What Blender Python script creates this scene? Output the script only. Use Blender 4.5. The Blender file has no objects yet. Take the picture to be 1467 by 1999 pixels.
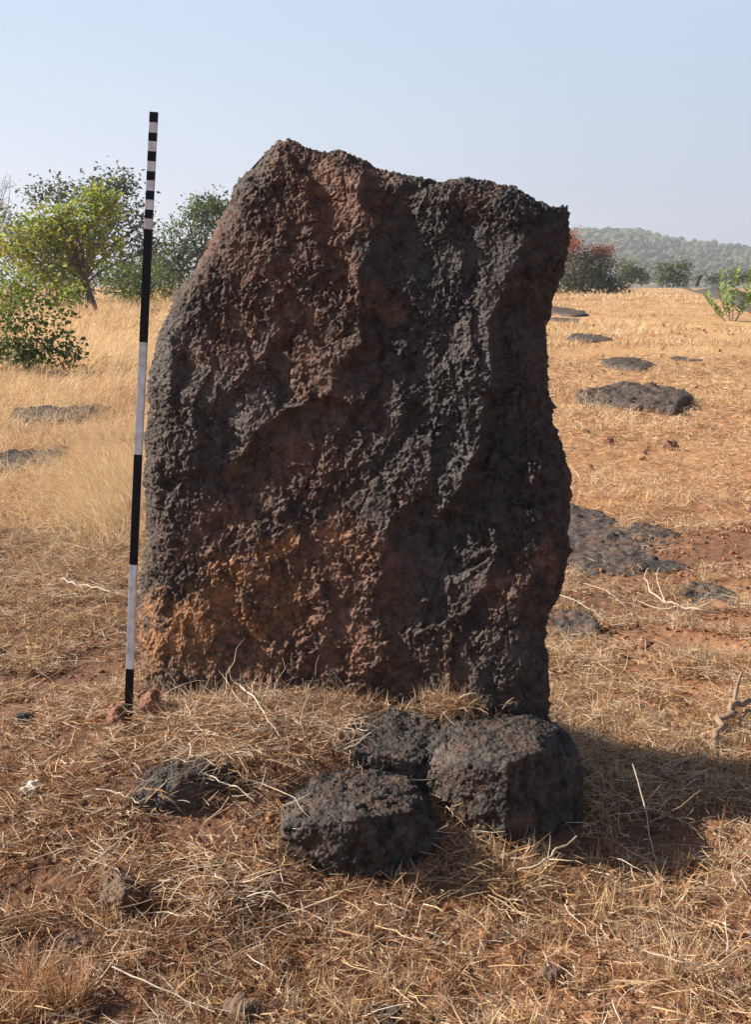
import bpy, bmesh, math, random
import numpy as np
from mathutils import Vector
R = math.radians
rng = np.random.default_rng(7)
random.seed(7)
scene = bpy.context.scene
COL = scene.collection

# ------------------------------------------------------------------ camera
W0, H0, F0 = 1467.0, 1999.0, 2400.0          # photograph size and focal length in its pixels
CAM_H, PITCH = 1.14, math.atan(450 / 2400)
cam_d = bpy.data.cameras.new('camera')
cam = bpy.data.objects.new('camera', cam_d)
COL.objects.link(cam)
cam.location = (0, 0, CAM_H)
cam.rotation_euler = (math.pi / 2 - PITCH, 0, 0)
cam_d.sensor_fit = 'VERTICAL'
cam_d.sensor_height = 24
cam_d.lens = F0 / H0 * 24
cam_d.clip_start = 0.05
cam_d.clip_end = 8000
scene.camera = cam

# ------------------------------------------------------------------ light
SUN_EL, SUN_AZ = R(32), R(-8.5)                 # azimuth: 0 = straight from the left, + = from the viewer's side
S = Vector((-math.cos(SUN_EL) * math.cos(SUN_AZ), -math.cos(SUN_EL) * math.sin(SUN_AZ), math.sin(SUN_EL)))
world = bpy.data.worlds.new('World')
scene.world = world
world.use_nodes = True
wn = world.node_tree
wn.nodes.clear()
wo = wn.nodes.new('ShaderNodeOutputWorld')
wb = wn.nodes.new('ShaderNodeBackground')
sky = wn.nodes.new('ShaderNodeTexSky')
sky.sky_type = 'NISHITA'
sky.sun_disc = False
sky.sun_elevation = SUN_EL
sky.sun_rotation = math.atan2(S.x, S.y)
sky.altitude = 300
sky.air_density = 1.0
sky.dust_density = 1.2
sky.ozone_density = 3.0
wb.inputs['Strength'].default_value = 0.104
# hazy air whitens the lowest part of the sky, more so on the sun's side; the zenith stays the plain Nishita blue
def wnode(t, **kw):
    nd = wn.nodes.new(t)
    for k, v in kw.items(): setattr(nd, k, v)
    return nd
tc = wnode('ShaderNodeTexCoord'); sx = wnode('ShaderNodeSeparateXYZ'); wn.links.new(tc.outputs['Generated'], sx.inputs[0])
def mrange(src, a, b, c, d):
    m = wnode('ShaderNodeMapRange', interpolation_type='SMOOTHSTEP')
    for i, v in enumerate((a, b, c, d)): m.inputs[i + 1].default_value = v
    wn.links.new(src, m.inputs[0]); return m.outputs[0]
def wmix(f, a, b):
    m = wnode('ShaderNodeMix', data_type='RGBA')
    for v, i in ((f, 0), (a, 6), (b, 7)):
        if isinstance(v, tuple): m.inputs[i].default_value = v + (1,)
        else: wn.links.new(v, m.inputs[i])
    return m.outputs[2]
low = wmix(mrange(sx.outputs['X'], -0.35, 0.35, 0, 1), (3.75, 4.0, 4.65), (2.95, 3.2, 3.85))
low = wmix(mrange(sx.outputs['Z'], 0.0, 0.26, 0, 1), low, (2.7, 3.38, 4.45))
dim = wmix(mrange(sx.outputs['Z'], -1, 1, 0.45, 0.45), (0, 0, 0), sky.outputs[0])
allsky = wmix(mrange(sx.outputs['Z'], 0.2, 0.5, 0.9, 0.0), dim, low)
wn.links.new(allsky, wb.inputs[0])
wn.links.new(wb.outputs[0], wo.inputs[0])
sl = bpy.data.lights.new('sun', 'SUN')
sl.energy = 5.0
sl.angle = R(0.5)
sl.color = (1.0, 0.92, 0.81)
so = bpy.data.objects.new('sun', sl)
COL.objects.link(so)
so.rotation_euler = (-S).to_track_quat('-Z', 'Y').to_euler()
scene.view_settings.view_transform = 'Standard'
scene.view_settings.look = 'None'
scene.view_settings.exposure = 1.05
scene.view_settings.gamma = 1

# ------------------------------------------------------------------ numeric helpers
def hsh(ix, iy, iz, seed):
    h = (ix.astype(np.int64) * 374761393 + iy.astype(np.int64) * 668265263 + iz.astype(np.int64) * 2147483647 + seed * 974711) & 0xFFFFFFFF
    h = ((h ^ (h >> 13)) * 1274126177) & 0xFFFFFFFF
    h = ((h ^ (h >> 16)) * 2246822519) & 0xFFFFFFFF
    return ((h ^ (h >> 15)) & 0xFFFFFF) / float(0xFFFFFF)

def vnoise(p, seed=0):
    i = np.floor(p)
    f = p - i
    i = i.astype(np.int64)
    u = f * f * f * (f * (f * 6 - 15) + 10)
    r = 0
    for dx in (0, 1):
        wx = u[:, 0] if dx else 1 - u[:, 0]
        for dy in (0, 1):
            wy = u[:, 1] if dy else 1 - u[:, 1]
            for dz in (0, 1):
                wz = u[:, 2] if dz else 1 - u[:, 2]
                r = r + wx * wy * wz * hsh(i[:, 0] + dx, i[:, 1] + dy, i[:, 2] + dz, seed)
    return r * 2 - 1

def fbm(p, oct=4, seed=0, gain=0.5, lac=2.03):
    a, r, t = 1.0, 0, 0
    for o in range(oct):
        r = r + a * vnoise(p, seed + o * 17)
        t += a
        a *= gain
        p = p * lac + 3.7
    return r / t

def worley(p, seed=0):
    i = np.floor(p).astype(np.int64)
    best = np.full(len(p), 9.0)
    for dx in (-1, 0, 1):
        for dy in (-1, 0, 1):
            for dz in (-1, 0, 1):
                c = i + np.array([dx, dy, dz])
                q = np.stack([hsh(c[:, 0], c[:, 1], c[:, 2], seed + k) for k in (1, 2, 3)], 1) + c
                d = ((q - p) ** 2).sum(1)
                best = np.minimum(best, d)
    return np.sqrt(best)

def chips(p, seed=0, tilt=1.0):
    """broken facets: every cell is a little plane with its own tilt and level"""
    i = np.floor(p).astype(np.int64)
    best = np.full(len(p), 9.0); out = np.zeros(len(p))
    for dx in (-1, 0, 1):
        for dy in (-1, 0, 1):
            for dz in (-1, 0, 1):
                c = i + np.array([dx, dy, dz])
                q = np.stack([hsh(c[:, 0], c[:, 1], c[:, 2], seed + k) for k in (1, 2, 3)], 1) + c
                d = p - q
                dd = (d ** 2).sum(1)
                m = dd < best
                g = np.stack([hsh(c[:, 0], c[:, 1], c[:, 2], seed + k) for k in (4, 5, 6)], 1) * 2 - 1
                h = (d * g).sum(1) * tilt + hsh(c[:, 0], c[:, 1], c[:, 2], seed + 7) - 0.5
                best = np.where(m, dd, best); out = np.where(m, h, out)
    return out

def sstep(a, b, x):
    t = np.clip((x - a) / (b - a), 0, 1)
    return t * t * (3 - 2 * t)

CT, ST = math.cos(PITCH), math.sin(PITCH)
def ray(px, py):
    px = np.asarray(px, float); py = np.asarray(py, float)
    xc = (px - W0 / 2) / F0
    yc = (H0 / 2 - py) / F0
    return xc, CT + yc * ST, -ST + yc * CT

def at(px, py, Y):
    dx, dy, dz = ray(px, py)
    k = Y / dy
    return np.stack(np.broadcast_arrays(dx * k, dy * k, CAM_H + dz * k), -1)

# ------------------------------------------------------------------ terrain
def terrain0(x, y):
    z = -0.25 + 0.55 * sstep(5, 45, y)
    d = np.clip(y - 150, 0, 220)
    z = z - 0.00035 * d * d
    m = ((x + 0.23) / np.where(x > -0.23, 0.76, 0.90)) ** 2 + ((y - 3.34) / 0.68) ** 2
    z = z + 0.25 * np.exp(-m ** 1.5)
    z = z - 0.075 * np.exp(-((x + 0.62) / 0.36) ** 2 - ((y - 3.42) / 0.30) ** 2)
    return z

def terrain(x, y):
    x = np.asarray(x, float); y = np.asarray(y, float)
    z = terrain0(x, y)
    sh = x.shape
    p = np.stack([x.ravel(), y.ravel(), np.zeros(x.size)], 1)
    n = 0.030 * fbm(p / 1.1, 2, 5) + 0.016 * fbm(p / 0.22, 2, 9)
    n = n + 0.05 * fbm(p / 6.0, 2, 31) * sstep(4, 10, p[:, 1])
    near = 1 - sstep(5, 14, p[:, 1])
    if near.max() > 0:
        c = np.clip(0.62 - worley(p / 0.055, 3), 0, 1) * (0.5 + vnoise(p / 0.21, 77))
        n = n + near * (0.022 * np.clip(c, 0, 1) + 0.005 * fbm(p / 0.02, 2, 13))
    return z + n.reshape(sh)

def ground(px, py):
    dx, dy, dz = ray(px, py)
    lo, hi = 0.5, 400.0
    k = 0.8
    while k < 400:
        x, y, z = dx * k, dy * k, CAM_H + dz * k
        if z < float(terrain0(np.array(x), np.array(y))):
            break
        k *= 1.01
    k0, k1 = k / 1.01, k
    for _ in range(20):
        k = (k0 + k1) / 2
        if CAM_H + dz * k < float(terrain0(np.array(dx * k), np.array(dy * k))): k1 = k
        else: k0 = k
    return np.array([dx * k, dy * k, CAM_H + dz * k])

# ------------------------------------------------------------------ scene helpers
def tag(o, label=None, cat=None, group=None, kind=None):
    if label: o['label'] = label
    if cat: o['category'] = cat
    if group: o['group'] = group
    if kind: o['kind'] = kind
    return o

def link(name, me, mat=None, parent=None, loc=None):
    o = bpy.data.objects.new(name, me)
    COL.objects.link(o)
    if mat is not None and me is not None:
        me.materials.append(mat)
    if parent is not None: o.parent = parent
    if loc is not None: o.location = loc
    return o

def empty(name, loc):
    o = bpy.data.objects.new(name, None)
    o.empty_display_size = 0.1
    COL.objects.link(o)
    o.location = [float(v) for v in loc]
    return o

def mesh_np(name, v, f, smooth=True, cols=None, attrs=None):
    """v (n,3); f (m,k) array"""
    me = bpy.data.meshes.new(name)
    v = np.asarray(v, np.float32); f = np.asarray(f, np.int32)
    k = f.shape[1]
    me.vertices.add(len(v)); me.vertices.foreach_set('co', v.ravel())
    me.loops.add(f.size); me.loops.foreach_set('vertex_index', f.ravel())
    me.polygons.add(len(f))
    me.polygons.foreach_set('loop_start', np.arange(0, f.size, k, dtype=np.int32))
    me.polygons.foreach_set('loop_total', np.full(len(f), k, np.int32))
    me.polygons.foreach_set('use_smooth', np.full(len(f), smooth, bool))
    me.update(calc_edges=True)
    if cols is not None:
        a = me.attributes.new('Col', 'FLOAT_COLOR', 'POINT')
        c = np.ones((len(v), 4), np.float32); c[:, :3] = cols
        a.data.foreach_set('color', c.ravel())
    for key, val in (attrs or {}).items():
        a = me.attributes.new(key, 'FLOAT', 'POINT')
        a.data.foreach_set('value', np.asarray(val, np.float32).ravel())
    return me

def grid_faces(nu, nv):
    i = np.arange(nu * nv).reshape(nv, nu)
    return np.stack([i[:-1, :-1], i[:-1, 1:], i[1:, 1:], i[1:, :-1]], -1).reshape(-1, 4)

# ------------------------------------------------------------------ materials
class NT:
    def __init__(s, name):
        s.m = bpy.data.materials.new(name)
        s.m.use_nodes = True
        s.t = s.m.node_tree
        s.t.nodes.clear()
        s.out = s.n('ShaderNodeOutputMaterial')
    def n(s, t, **kw):
        nd = s.t.nodes.new(t)
        for k, v in kw.items():
            if k in nd.inputs.keys(): nd.inputs[k].default_value = v
            else: setattr(nd, k, v)
        return nd
    def l(s, a, b): s.t.links.new(a, b)
    def noise(s, co, scale, detail=4, rough=0.55):
        nd = s.n('ShaderNodeTexNoise'); nd.inputs['Scale'].default_value = scale
        nd.inputs['Detail'].default_value = detail; nd.inputs['Roughness'].default_value = rough
        s.l(co, nd.inputs['Vector']); return nd.outputs[0]
    def ramp(s, fac, a, b, c0=(0, 0, 0, 1), c1=(1, 1, 1, 1)):
        nd = s.n('ShaderNodeValToRGB'); e = nd.color_ramp.elements
        e[0].position = a; e[1].position = b; e[0].color = c0; e[1].color = c1
        s.l(fac, nd.inputs[0]); return nd.outputs[0]
    def mix(s, fac, a, b, mode='MIX'):
        nd = s.n('ShaderNodeMix', data_type='RGBA', blend_type=mode)
        for v, i in ((fac, 0), (a, 6), (b, 7)):
            if isinstance(v, (int, float)): nd.inputs[i].default_value = v
            elif isinstance(v, tuple): nd.inputs[i].default_value = v if len(v) == 4 else v + (1,)
            else: s.l(v, nd.inputs[i])
        return nd.outputs[2]
    def math(s, op, a, b=0.0):
        nd = s.n('ShaderNodeMath', operation=op)
        for v, i in ((a, 0), (b, 1)):
            if isinstance(v, (int, float)): nd.inputs[i].default_value = v
            else: s.l(v, nd.inputs[i])
        return nd.outputs[0]
    def attr(s, name):
        nd = s.n('ShaderNodeAttribute'); nd.attribute_name = name; return nd
    def bsdf(s, col, rough=0.9, spec=0.2, normal=None):
        b = s.n('ShaderNodeBsdfPrincipled')
        if isinstance(col, tuple): b.inputs['Base Color'].default_value = col if len(col) == 4 else col + (1,)
        else: s.l(col, b.inputs['Base Color'])
        if isinstance(rough, (int, float)): b.inputs['Roughness'].default_value = rough
        else: s.l(rough, b.inputs['Roughness'])
        b.inputs['Specular IOR Level'].default_value = spec
        if normal is not None: s.l(normal, b.inputs['Normal'])
        return b
    def bump(s, h, strength, dist):
        nd = s.n('ShaderNodeBump'); nd.inputs['Strength'].default_value = strength
        nd.inputs['Distance'].default_value = dist; s.l(h, nd.inputs['Height']); return nd.outputs[0]
    def done(s, sh):
        s.l(sh.outputs[0], s.out.inputs[0]); return s.m

def mat_rock(name, dark, mid, warm, warm_amt=0.5, light=(0.16, 0.145, 0.13)):
    t = NT(name)
    co = t.n('ShaderNodeTexCoord').outputs['Object']
    n1 = t.noise(co, 5, 5); n2 = t.noise(co, 38, 6, 0.65); n3 = t.noise(co, 160, 4, 0.6); n4 = t.noise(co, 11, 5, 0.6)
    c = t.mix(t.ramp(n2, 0.38, 0.66), dark, mid)
    w = t.math('MULTIPLY', t.ramp(n4, 0.5, 0.68), warm_amt)
    c = t.mix(w, c, warm)
    c = t.mix(t.math('MULTIPLY', t.ramp(n1, 0.5, 0.75), t.ramp(n3, 0.45, 0.7)), c, light)
    vo = t.n('ShaderNodeTexVoronoi'); vo.inputs['Scale'].default_value = 110; t.l(co, vo.inputs['Vector'])
    h = t.math('ADD', t.math('MULTIPLY', n3, 0.6), t.math('MULTIPLY', vo.outputs['Distance'], 0.8))
    return t.done(t.bsdf(c, 0.82, 0.25, t.bump(h, 0.9, 0.006)))

def mat_stone():
    t = NT('laterite_stone')
    co = t.n('ShaderNodeTexCoord').outputs['Object']
    n2 = t.noise(co, 34, 6, 0.65); n3 = t.noise(co, 150, 4, 0.62); n4 = t.noise(co, 9, 6, 0.62); n5 = t.noise(co, 60, 4, 0.6)
    rust = t.attr('rust').outputs['Fac']; och = t.attr('ochre').outputs['Fac']; lich = t.attr('grey').outputs['Fac']
    c = t.mix(t.ramp(n2, 0.36, 0.68), (0.032, 0.024, 0.021), (0.108, 0.078, 0.063))
    c = t.mix(t.math('MULTIPLY', t.attr('dark').outputs['Fac'], 0.75), c, t.mix(t.ramp(n2, 0.36, 0.68), (0.024, 0.022, 0.024), (0.062, 0.056, 0.056)))
    r = t.ramp(t.math('ADD', t.math('MULTIPLY', rust, 0.34), t.math('ADD', t.math('MULTIPLY', n5, 0.50), t.math('MULTIPLY', n4, 0.34))), 0.46, 0.68)
    r = t.math('MULTIPLY', t.math('MULTIPLY', r, t.ramp(rust, 0.02, 0.4)), 0.85)
    c = t.mix(r, c, t.mix(t.ramp(n2, 0.36, 0.66), (0.105, 0.052, 0.037), (0.235, 0.118, 0.078)))
    o = t.ramp(t.math('ADD', t.math('MULTIPLY', och, 0.36), t.math('ADD', t.math('MULTIPLY', n5, 0.40), t.math('MULTIPLY', n4, 0.42))), 0.55, 0.74)
    o = t.math('MULTIPLY', t.math('MULTIPLY', o, t.ramp(och, 0.05, 0.4)), 0.8)
    c = t.mix(o, c, t.mix(t.ramp(n5, 0.35, 0.7), (0.25, 0.112, 0.052), (0.40, 0.195, 0.080)))
    g = t.math('MULTIPLY', lich, t.ramp(n3, 0.4, 0.66))
    c = t.mix(g, c, (0.130, 0.126, 0.117))
    vo = t.n('ShaderNodeTexVoronoi'); vo.inputs['Scale'].default_value = 95; t.l(co, vo.inputs['Vector'])
    h = t.math('ADD', t.math('MULTIPLY', n3, 0.6), t.math('MULTIPLY', vo.outputs['Distance'], 0.7))
    return t.done(t.bsdf(c, 0.80, 0.25, t.bump(h, 0.9, 0.007)))

def mat_col(name, rough=0.8, transl=0.25, var=0.0):
    t = NT(name)
    c = t.attr('Col').outputs['Color']
    b = t.bsdf(c, rough, 0.15)
    tr = t.n('ShaderNodeBsdfTranslucent'); t.l(c, tr.inputs[0])
    mx = t.n('ShaderNodeMixShader'); mx.inputs[0].default_value = transl
    t.l(b.outputs[0], mx.inputs[1]); t.l(tr.outputs[0], mx.inputs[2])
    return t.done(mx)

def mat_soil():
    t = NT('laterite_soil')
    geo = t.n('ShaderNodeNewGeometry').outputs['Position']
    n0 = t.noise(geo, 0.55, 4, 0.6); n1 = t.noise(geo, 2.6, 5, 0.6); n2 = t.noise(geo, 22, 5, 0.65); n3 = t.noise(geo, 120, 4, 0.6)
    c = t.mix(t.ramp(n1, 0.3, 0.7), (0.35, 0.165, 0.078), (0.46, 0.235, 0.115))
    c = t.mix(t.ramp(n2, 0.48, 0.75), c, (0.20, 0.095, 0.052))
    c = t.mix(t.math('MULTIPLY', t.attr('litter').outputs['Fac'], t.ramp(n2, 0.12, 0.5)), c, (0.135, 0.072, 0.046))
    far = t.attr('far').outputs['Fac']
    mp = t.n('ShaderNodeMapping'); mp.inputs['Scale'].default_value = (1, 0.35, 1); t.l(geo, mp.inputs[0])
    nf = t.noise(mp.outputs[0], 1.3, 6, 0.7); nf2 = t.noise(mp.outputs[0], 0.16, 5, 0.6)
    cf = t.mix(t.ramp(nf, 0.3, 0.7), (0.36, 0.19, 0.085), (0.55, 0.35, 0.17))
    cf = t.mix(t.ramp(nf2, 0.5, 0.75), cf, (0.38, 0.185, 0.085))
    c = t.mix(far, c, cf)
    h = t.math('ADD', t.math('MULTIPLY', n2, 1.0), t.math('MULTIPLY', n3, 0.35))
    return t.done(t.bsdf(c, 0.95, 0.1, t.bump(h, 0.6, 0.02)))

def mat_flat(name, c, rough=0.7, spec=0.3, nscale=60, amt=0.35, c2=None):
    t = NT(name)
    co = t.n('ShaderNodeTexCoord').outputs['Object']
    n = t.noise(co, nscale, 5, 0.6)
    c2 = c2 or tuple(v * 0.6 for v in c)
    cc = t.mix(t.math('MULTIPLY', t.ramp(n, 0.4, 0.75), amt), c, c2)
    return t.done(t.bsdf(cc, rough, spec, t.bump(n, 0.3, 0.002)))

M_STONE = mat_stone()
M_ROCK = mat_rock('dark_rock', (0.017, 0.014, 0.013), (0.088, 0.074, 0.064), (0.15, 0.075, 0.045), 0.45, (0.22, 0.20, 0.175))
M_ROCKB = mat_rock('brown_rock', (0.085, 0.050, 0.036), (0.20, 0.125, 0.085), (0.26, 0.14, 0.08), 0.5, (0.30, 0.22, 0.16))
M_ROCKR = mat_rock('red_rock', (0.15, 0.065, 0.042), (0.27, 0.13, 0.085), (0.28, 0.12, 0.07), 0.5, (0.34, 0.21, 0.15))
M_SLAB = mat_rock('slab_rock', (0.036, 0.029, 0.026), (0.115, 0.092, 0.078), (0.22, 0.115, 0.065), 0.6, (0.19, 0.16, 0.135))
M_SOIL = mat_soil()
M_GRASS = mat_col('dry_straw', 0.7, 0.34)
M_LEAF = mat_col('leaf', 0.55, 0.48)
M_FOREST = mat_col('forest_crowns', 0.9, 0.1)
M_BARK = mat_flat('bark', (0.11, 0.085, 0.065), 0.9, 0.1, 30, 0.7)
M_PALEBARK = mat_flat('pale_bark', (0.36, 0.33, 0.30), 0.9, 0.1, 20, 0.5)
M_STICK = mat_flat('dry_wood', (0.52, 0.42, 0.31), 0.8, 0.2, 40, 0.6, (0.30, 0.21, 0.14))
M_WHITESTICK = mat_flat('bleached_wood', (0.54, 0.46, 0.36), 0.7, 0.2, 60, 0.5)
M_BROWNSTICK = mat_flat('brown_wood', (0.30, 0.20, 0.14), 0.8, 0.2, 40, 0.6, (0.13, 0.08, 0.055))
M_BLACK = mat_flat('black_paint', (0.005, 0.005, 0.008), 0.5, 0.2, 35, 0.5, (0.014, 0.013, 0.014))
M_WHITE = mat_flat('white_paint', (0.80, 0.79, 0.78), 0.5, 0.3, 38, 0.9, (0.48, 0.41, 0.34))
M_ROAD = mat_flat('asphalt', (0.085, 0.075, 0.068), 1.0, 0.0, 3, 0.5)
M_PAPER = mat_flat('pale_leaf', (0.72, 0.68, 0.58), 0.7, 0.2, 30, 0.6, (0.45, 0.38, 0.28))
M_HILL = mat_flat('hill_soil', (0.20, 0.16, 0.10), 0.95, 0.1, 0.02, 0.8, (0.30, 0.20, 0.13))

# ------------------------------------------------------------------ ground sheet
def build_ground():
    ys = np.concatenate([np.linspace(-40, 0.4, 22), np.exp(np.linspace(math.log(0.6), math.log(16), 760)),
                         np.exp(np.linspace(math.log(16.2), math.log(420), 150))])
    a = np.linspace(-1, 1, 560)
    Y, A = np.meshgrid(ys, a, indexing='ij')
    X = A * (0.36 * np.abs(Y) + 0.9) + np.sign(A) * np.clip(np.abs(A) - 0.94, 0, 1) / 0.06 * (np.abs(Y) * 2 + 60)
    Z = terrain(X, Y)
    v = np.stack([X, Y, Z], -1).reshape(-1, 3)
    x, y = v[:, 0], v[:, 1]
    p = np.stack([x, y, 0 * x], 1)
    litter = np.clip(0.62 + 0.8 * fbm(p / 0.8, 3, 41) + 0.75 * sstep(0.5, -0.4, x), 0, 1.0) * (1 - sstep(5, 10, y))
    far = sstep(7, 22, y + 3 * fbm(p / 2.5, 3, 8))
    me = mesh_np('ground', v, grid_faces(len(a), len(ys)), True, attrs={'litter': litter, 'far': far})
    o = link('ground', me, M_SOIL)
    tag(o, kind='structure')
build_ground()

# ------------------------------------------------------------------ road, hill, forest
def build_road():
    e1 = [(1500, 630), (1440, 600), (1396, 583), (1356, 570), (1334, 563.5), (1318, 560)]
    e2 = [(1700, 585), (1600, 572), (1540, 565), (1480, 560.5), (1420, 558), (1360, 556.8)]
    v, f = [], []
    for (a, b) in zip(e1, e2):
        A, B = ground(*a), ground(*b)
        for k in range(9):
            P = A + (B - A) * k / 8
            P[2] = terrain(np.array([P[0]]), np.array([P[1]]))[0] + 0.11 + 0.05 * math.sin(math.pi * k / 8)
            v.append(P)
    f = grid_faces(9, len(e1))
    v = np.array(v)
    o = link('road', mesh_np('road', v, f, True), M_ROAD)
    sm = o.modifiers.new('thick', 'SOLIDIFY'); sm.thickness = 0.3; sm.offset = -1
    tag(o, kind='structure')
build_road()

def hill_z(x, y):
    # hill ridge: skyline read at a distance of about 1000 m
    px = x / y * F0 + W0 / 2
    sky_y = np.interp(px, [-400, 300, 520, 800, 1000, 1120, 1180, 1240, 1280, 1320, 1400, 1467, 1600, 1900, 2600],
                          [547, 543, 535, 497, 469, 462, 461, 463, 473, 481, 487, 495, 507, 530, 547])
    top = CAM_H + (550 - sky_y) / F0 * 1000
    prof = sstep(480, 1000, y) ** 0.8
    back = 1 - 0.6 * sstep(1000, 1500, y)
    n = fbm(np.stack([x, y, 0 * x], 1) / 140.0, 3, 61)
    return -17 + (top + 17) * prof * back + n * 5 * prof * (1 - prof * 0.7)

def build_hill():
    ys = np.linspace(400, 1500, 90); xs = np.linspace(-700, 900, 160)
    Y, X = np.meshgrid(ys, xs, indexing='ij')
    v = np.stack([X.ravel(), Y.ravel(), hill_z(X.ravel(), Y.ravel())], 1)
    o = link('hills', mesh_np('hills', v, grid_faces(len(xs), len(ys)), True), M_HILL)
    tag(o, kind='structure')
    # woodland on it, seen as one mass
    bm = bmesh.new(); bmesh.ops.create_icosphere(bm, subdivisions=1, radius=1)
    sv = np.array([q.co[:] for q in bm.verts]); sf = np.array([[w.index for w in q.verts] for q in bm.faces]); bm.free()
    N = 26000
    x = rng.uniform(-150, 560, N); y = rng.uniform(500, 1060, N)
    ok = (fbm(np.stack([x, y, 0 * x], 1) / 90.0, 3, 71) > -0.12 + 0.2 * rng.random(N) - 0.1) & (x / y > -0.05)
    x, y = x[ok], y[ok]; N = len(x)
    z = hill_z(x, y)
    r = (0.6 + 2.4 * rng.random(N) ** 2.5) * (0.6 + 0.5 * (y / 1000))
    V = sv[None] * r[:, None, None] * np.array([1, 1, 0.85])
    V = V * (1 + 0.55 * vnoise((V.reshape(-1, 3) / 1.6 + np.repeat(x, len(sv))[:, None]), 5).reshape(N, -1, 1))
    V = V + np.stack([x, y, z + r * 0.55], 1)[:, None]
    base = np.array([[0.090, 0.105, 0.050], [0.100, 0.112, 0.054], [0.115, 0.118, 0.062], [0.135, 0.122, 0.072], [0.165, 0.142, 0.092]])
    zone = fbm(np.stack([x, y, 0 * x], 1) / 60.0, 3, 73)
    c = base[np.clip((2.0 + 4.5 * zone + rng.normal(0, 1, N)).astype(int), 0, 4)] * rng.uniform(0.75, 1.25, (N, 1))
    f = (sf[None] + (np.arange(N) * len(sv))[:, None, None]).reshape(-1, 3)
    o = link('woodland', mesh_np('woodland', V.reshape(-1, 3), f, False, cols=np.repeat(c, len(sv), 0)), M_FOREST)
    tag(o, 'grey green scrub woodland covering the far hill under the sky', 'woodland', kind='stuff')
build_hill()

# ------------------------------------------------------------------ the standing stone
L_ = [(318, 1500), (300, 1420), (290, 1345), (276, 1260), (273, 1190), (277, 1130), (291, 1050), (286, 990), (282, 920), (288, 860), (290, 800), (289, 745), (300, 695), (316, 645), (340, 590), (362, 555), (385, 527), (412, 475), (436, 425), (455, 378), (468, 352), (492, 328), (520, 300), (536, 287), (552, 279)]
T_ = [(552, 279), (565, 275), (585, 280), (602, 287), (640, 297), (676, 300), (700, 312), (722, 322), (745, 333), (775, 341), (800, 347), (835, 352), (870, 352), (892, 346), (912, 345), (935, 352), (960, 362), (1000, 370), (1024, 376), (1055, 394), (1080, 401), (1106, 404)]
R_ = [(1060, 1510), (1064, 1440), (1066, 1395), (1075, 1345), (1069, 1300), (1063, 1250), (1070, 1205), (1086, 1165), (1099, 1125), (1107, 1080), (1111, 1010), (1112, 950), (1109, 915), (1100, 880), (1088, 850), (1077, 822), (1075, 790), (1068, 750), (1070, 700), (1065, 650), (1072, 608), (1084, 570), (1098, 530), (1107, 495), (1111, 455), (1109, 420), (1106, 404)]
B_ = [(318, 1500), (700, 1505), (1060, 1510)]

def resample(c, t):
    c = np.array(c, float)
    d = np.concatenate([[0], np.cumsum(np.hypot(*np.diff(c, axis=0).T))])
    d /= d[-1]
    return np.stack([np.interp(t, d, c[:, 0]), np.interp(t, d, c[:, 1])], -1)

# ridges on the face: polyline, height, width on the lit side, length of the hollow beyond it (metres)
RIDGES = [
    ([(548, 292), (575, 350), (610, 440), (640, 520)], 0.012, 0.07, 0.09),
    ([(705, 350), (735, 430), (722, 520), (700, 590), (715, 660)], 0.028, 0.10, 0.13),
    ([(880, 420), (905, 500), (890, 580)], 0.010, 0.06, 0.09),
    ([(1000, 390), (1020, 450), (1010, 520)], 0.012, 0.06, 0.08),
    ([(960, 620), (955, 720), (945, 830), (930, 900), (880, 985)], 0.036, 0.09, 0.17),
    ([(520, 680), (470, 740), (415, 800), (420, 880)], 0.014, 0.08, 0.10),
    ([(480, 880), (560, 800), (650, 770), (700, 800)], 0.026, 0.09, 0.17),
    ([(780, 700), (800, 780), (770, 860)], 0.014, 0.07, 0.12),
    ([(850, 860), (840, 940), (800, 1000)], 0.012, 0.07, 0.09),
    ([(770, 1030), (745, 1100), (735, 1180), (760, 1290)], 0.020, 0.09, 0.12),
    ([(420, 1010), (480, 980), (560, 1000)], 0.010, 0.06, 0.08),
    ([(520, 1190), (590, 1170), (640, 1200), (620, 1270)], 0.012, 0.07, 0.09),
    ([(900, 1080), (960, 1060), (940, 1150)], 0.012, 0.05, 0.09),
    ([(360, 620), (350, 700), (335, 780)], 0.012, 0.05, 0.06),
    ([(1010, 1190), (1030, 1260), (1000, 1330)], 0.012, 0.05, 0.08),
    ([(400, 1200), (440, 1260), (420, 1330)], 0.010, 0.05, 0.07),
]

def ridge_h(px, py):
    """crest that climbs slowly from the upper left and drops at once towards the lower right"""
    q = np.stack([px, py], 1) / 728.0
    h = np.zeros(len(q))
    for line, A, wl, wr in RIDGES:
        l = np.array(line, float) / 728.0
        best = np.full(len(q), 9.0); side = np.zeros(len(q))
        for a, b in zip(l[:-1], l[1:]):
            ab = b - a
            t = np.clip(((q - a) @ ab) / (ab @ ab), 0, 1)
            d = q - (a + t[:, None] * ab)
            dd = np.hypot(d[:, 0], d[:, 1])
            m = dd < best
            best = np.where(m, dd, best)
            side = np.where(m, d[:, 0] * 0.80 + d[:, 1] * 0.6, side)   # towards lower right = away from the sun
        g = side / (best + 1e-6)
        rgt = sstep(-0.3, 0.3, g)
        left = A * np.exp(-(best / wl) ** 1.2)
        right = A * (2.0 * np.exp(-(best / 0.016) ** 1.5) - 1.0) * np.exp(-(best / wr) ** 2)
        h += left * (1 - rgt) + right * rgt
    return h

def blobs(px, py, lst):
    r = np.zeros(len(px))
    for cx, cy, rx, ry, a in lst:
        r = np.maximum(r, a * np.exp(-(((px - cx) / rx) ** 2 + ((py - cy) / ry) ** 2)))
    return r

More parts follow.
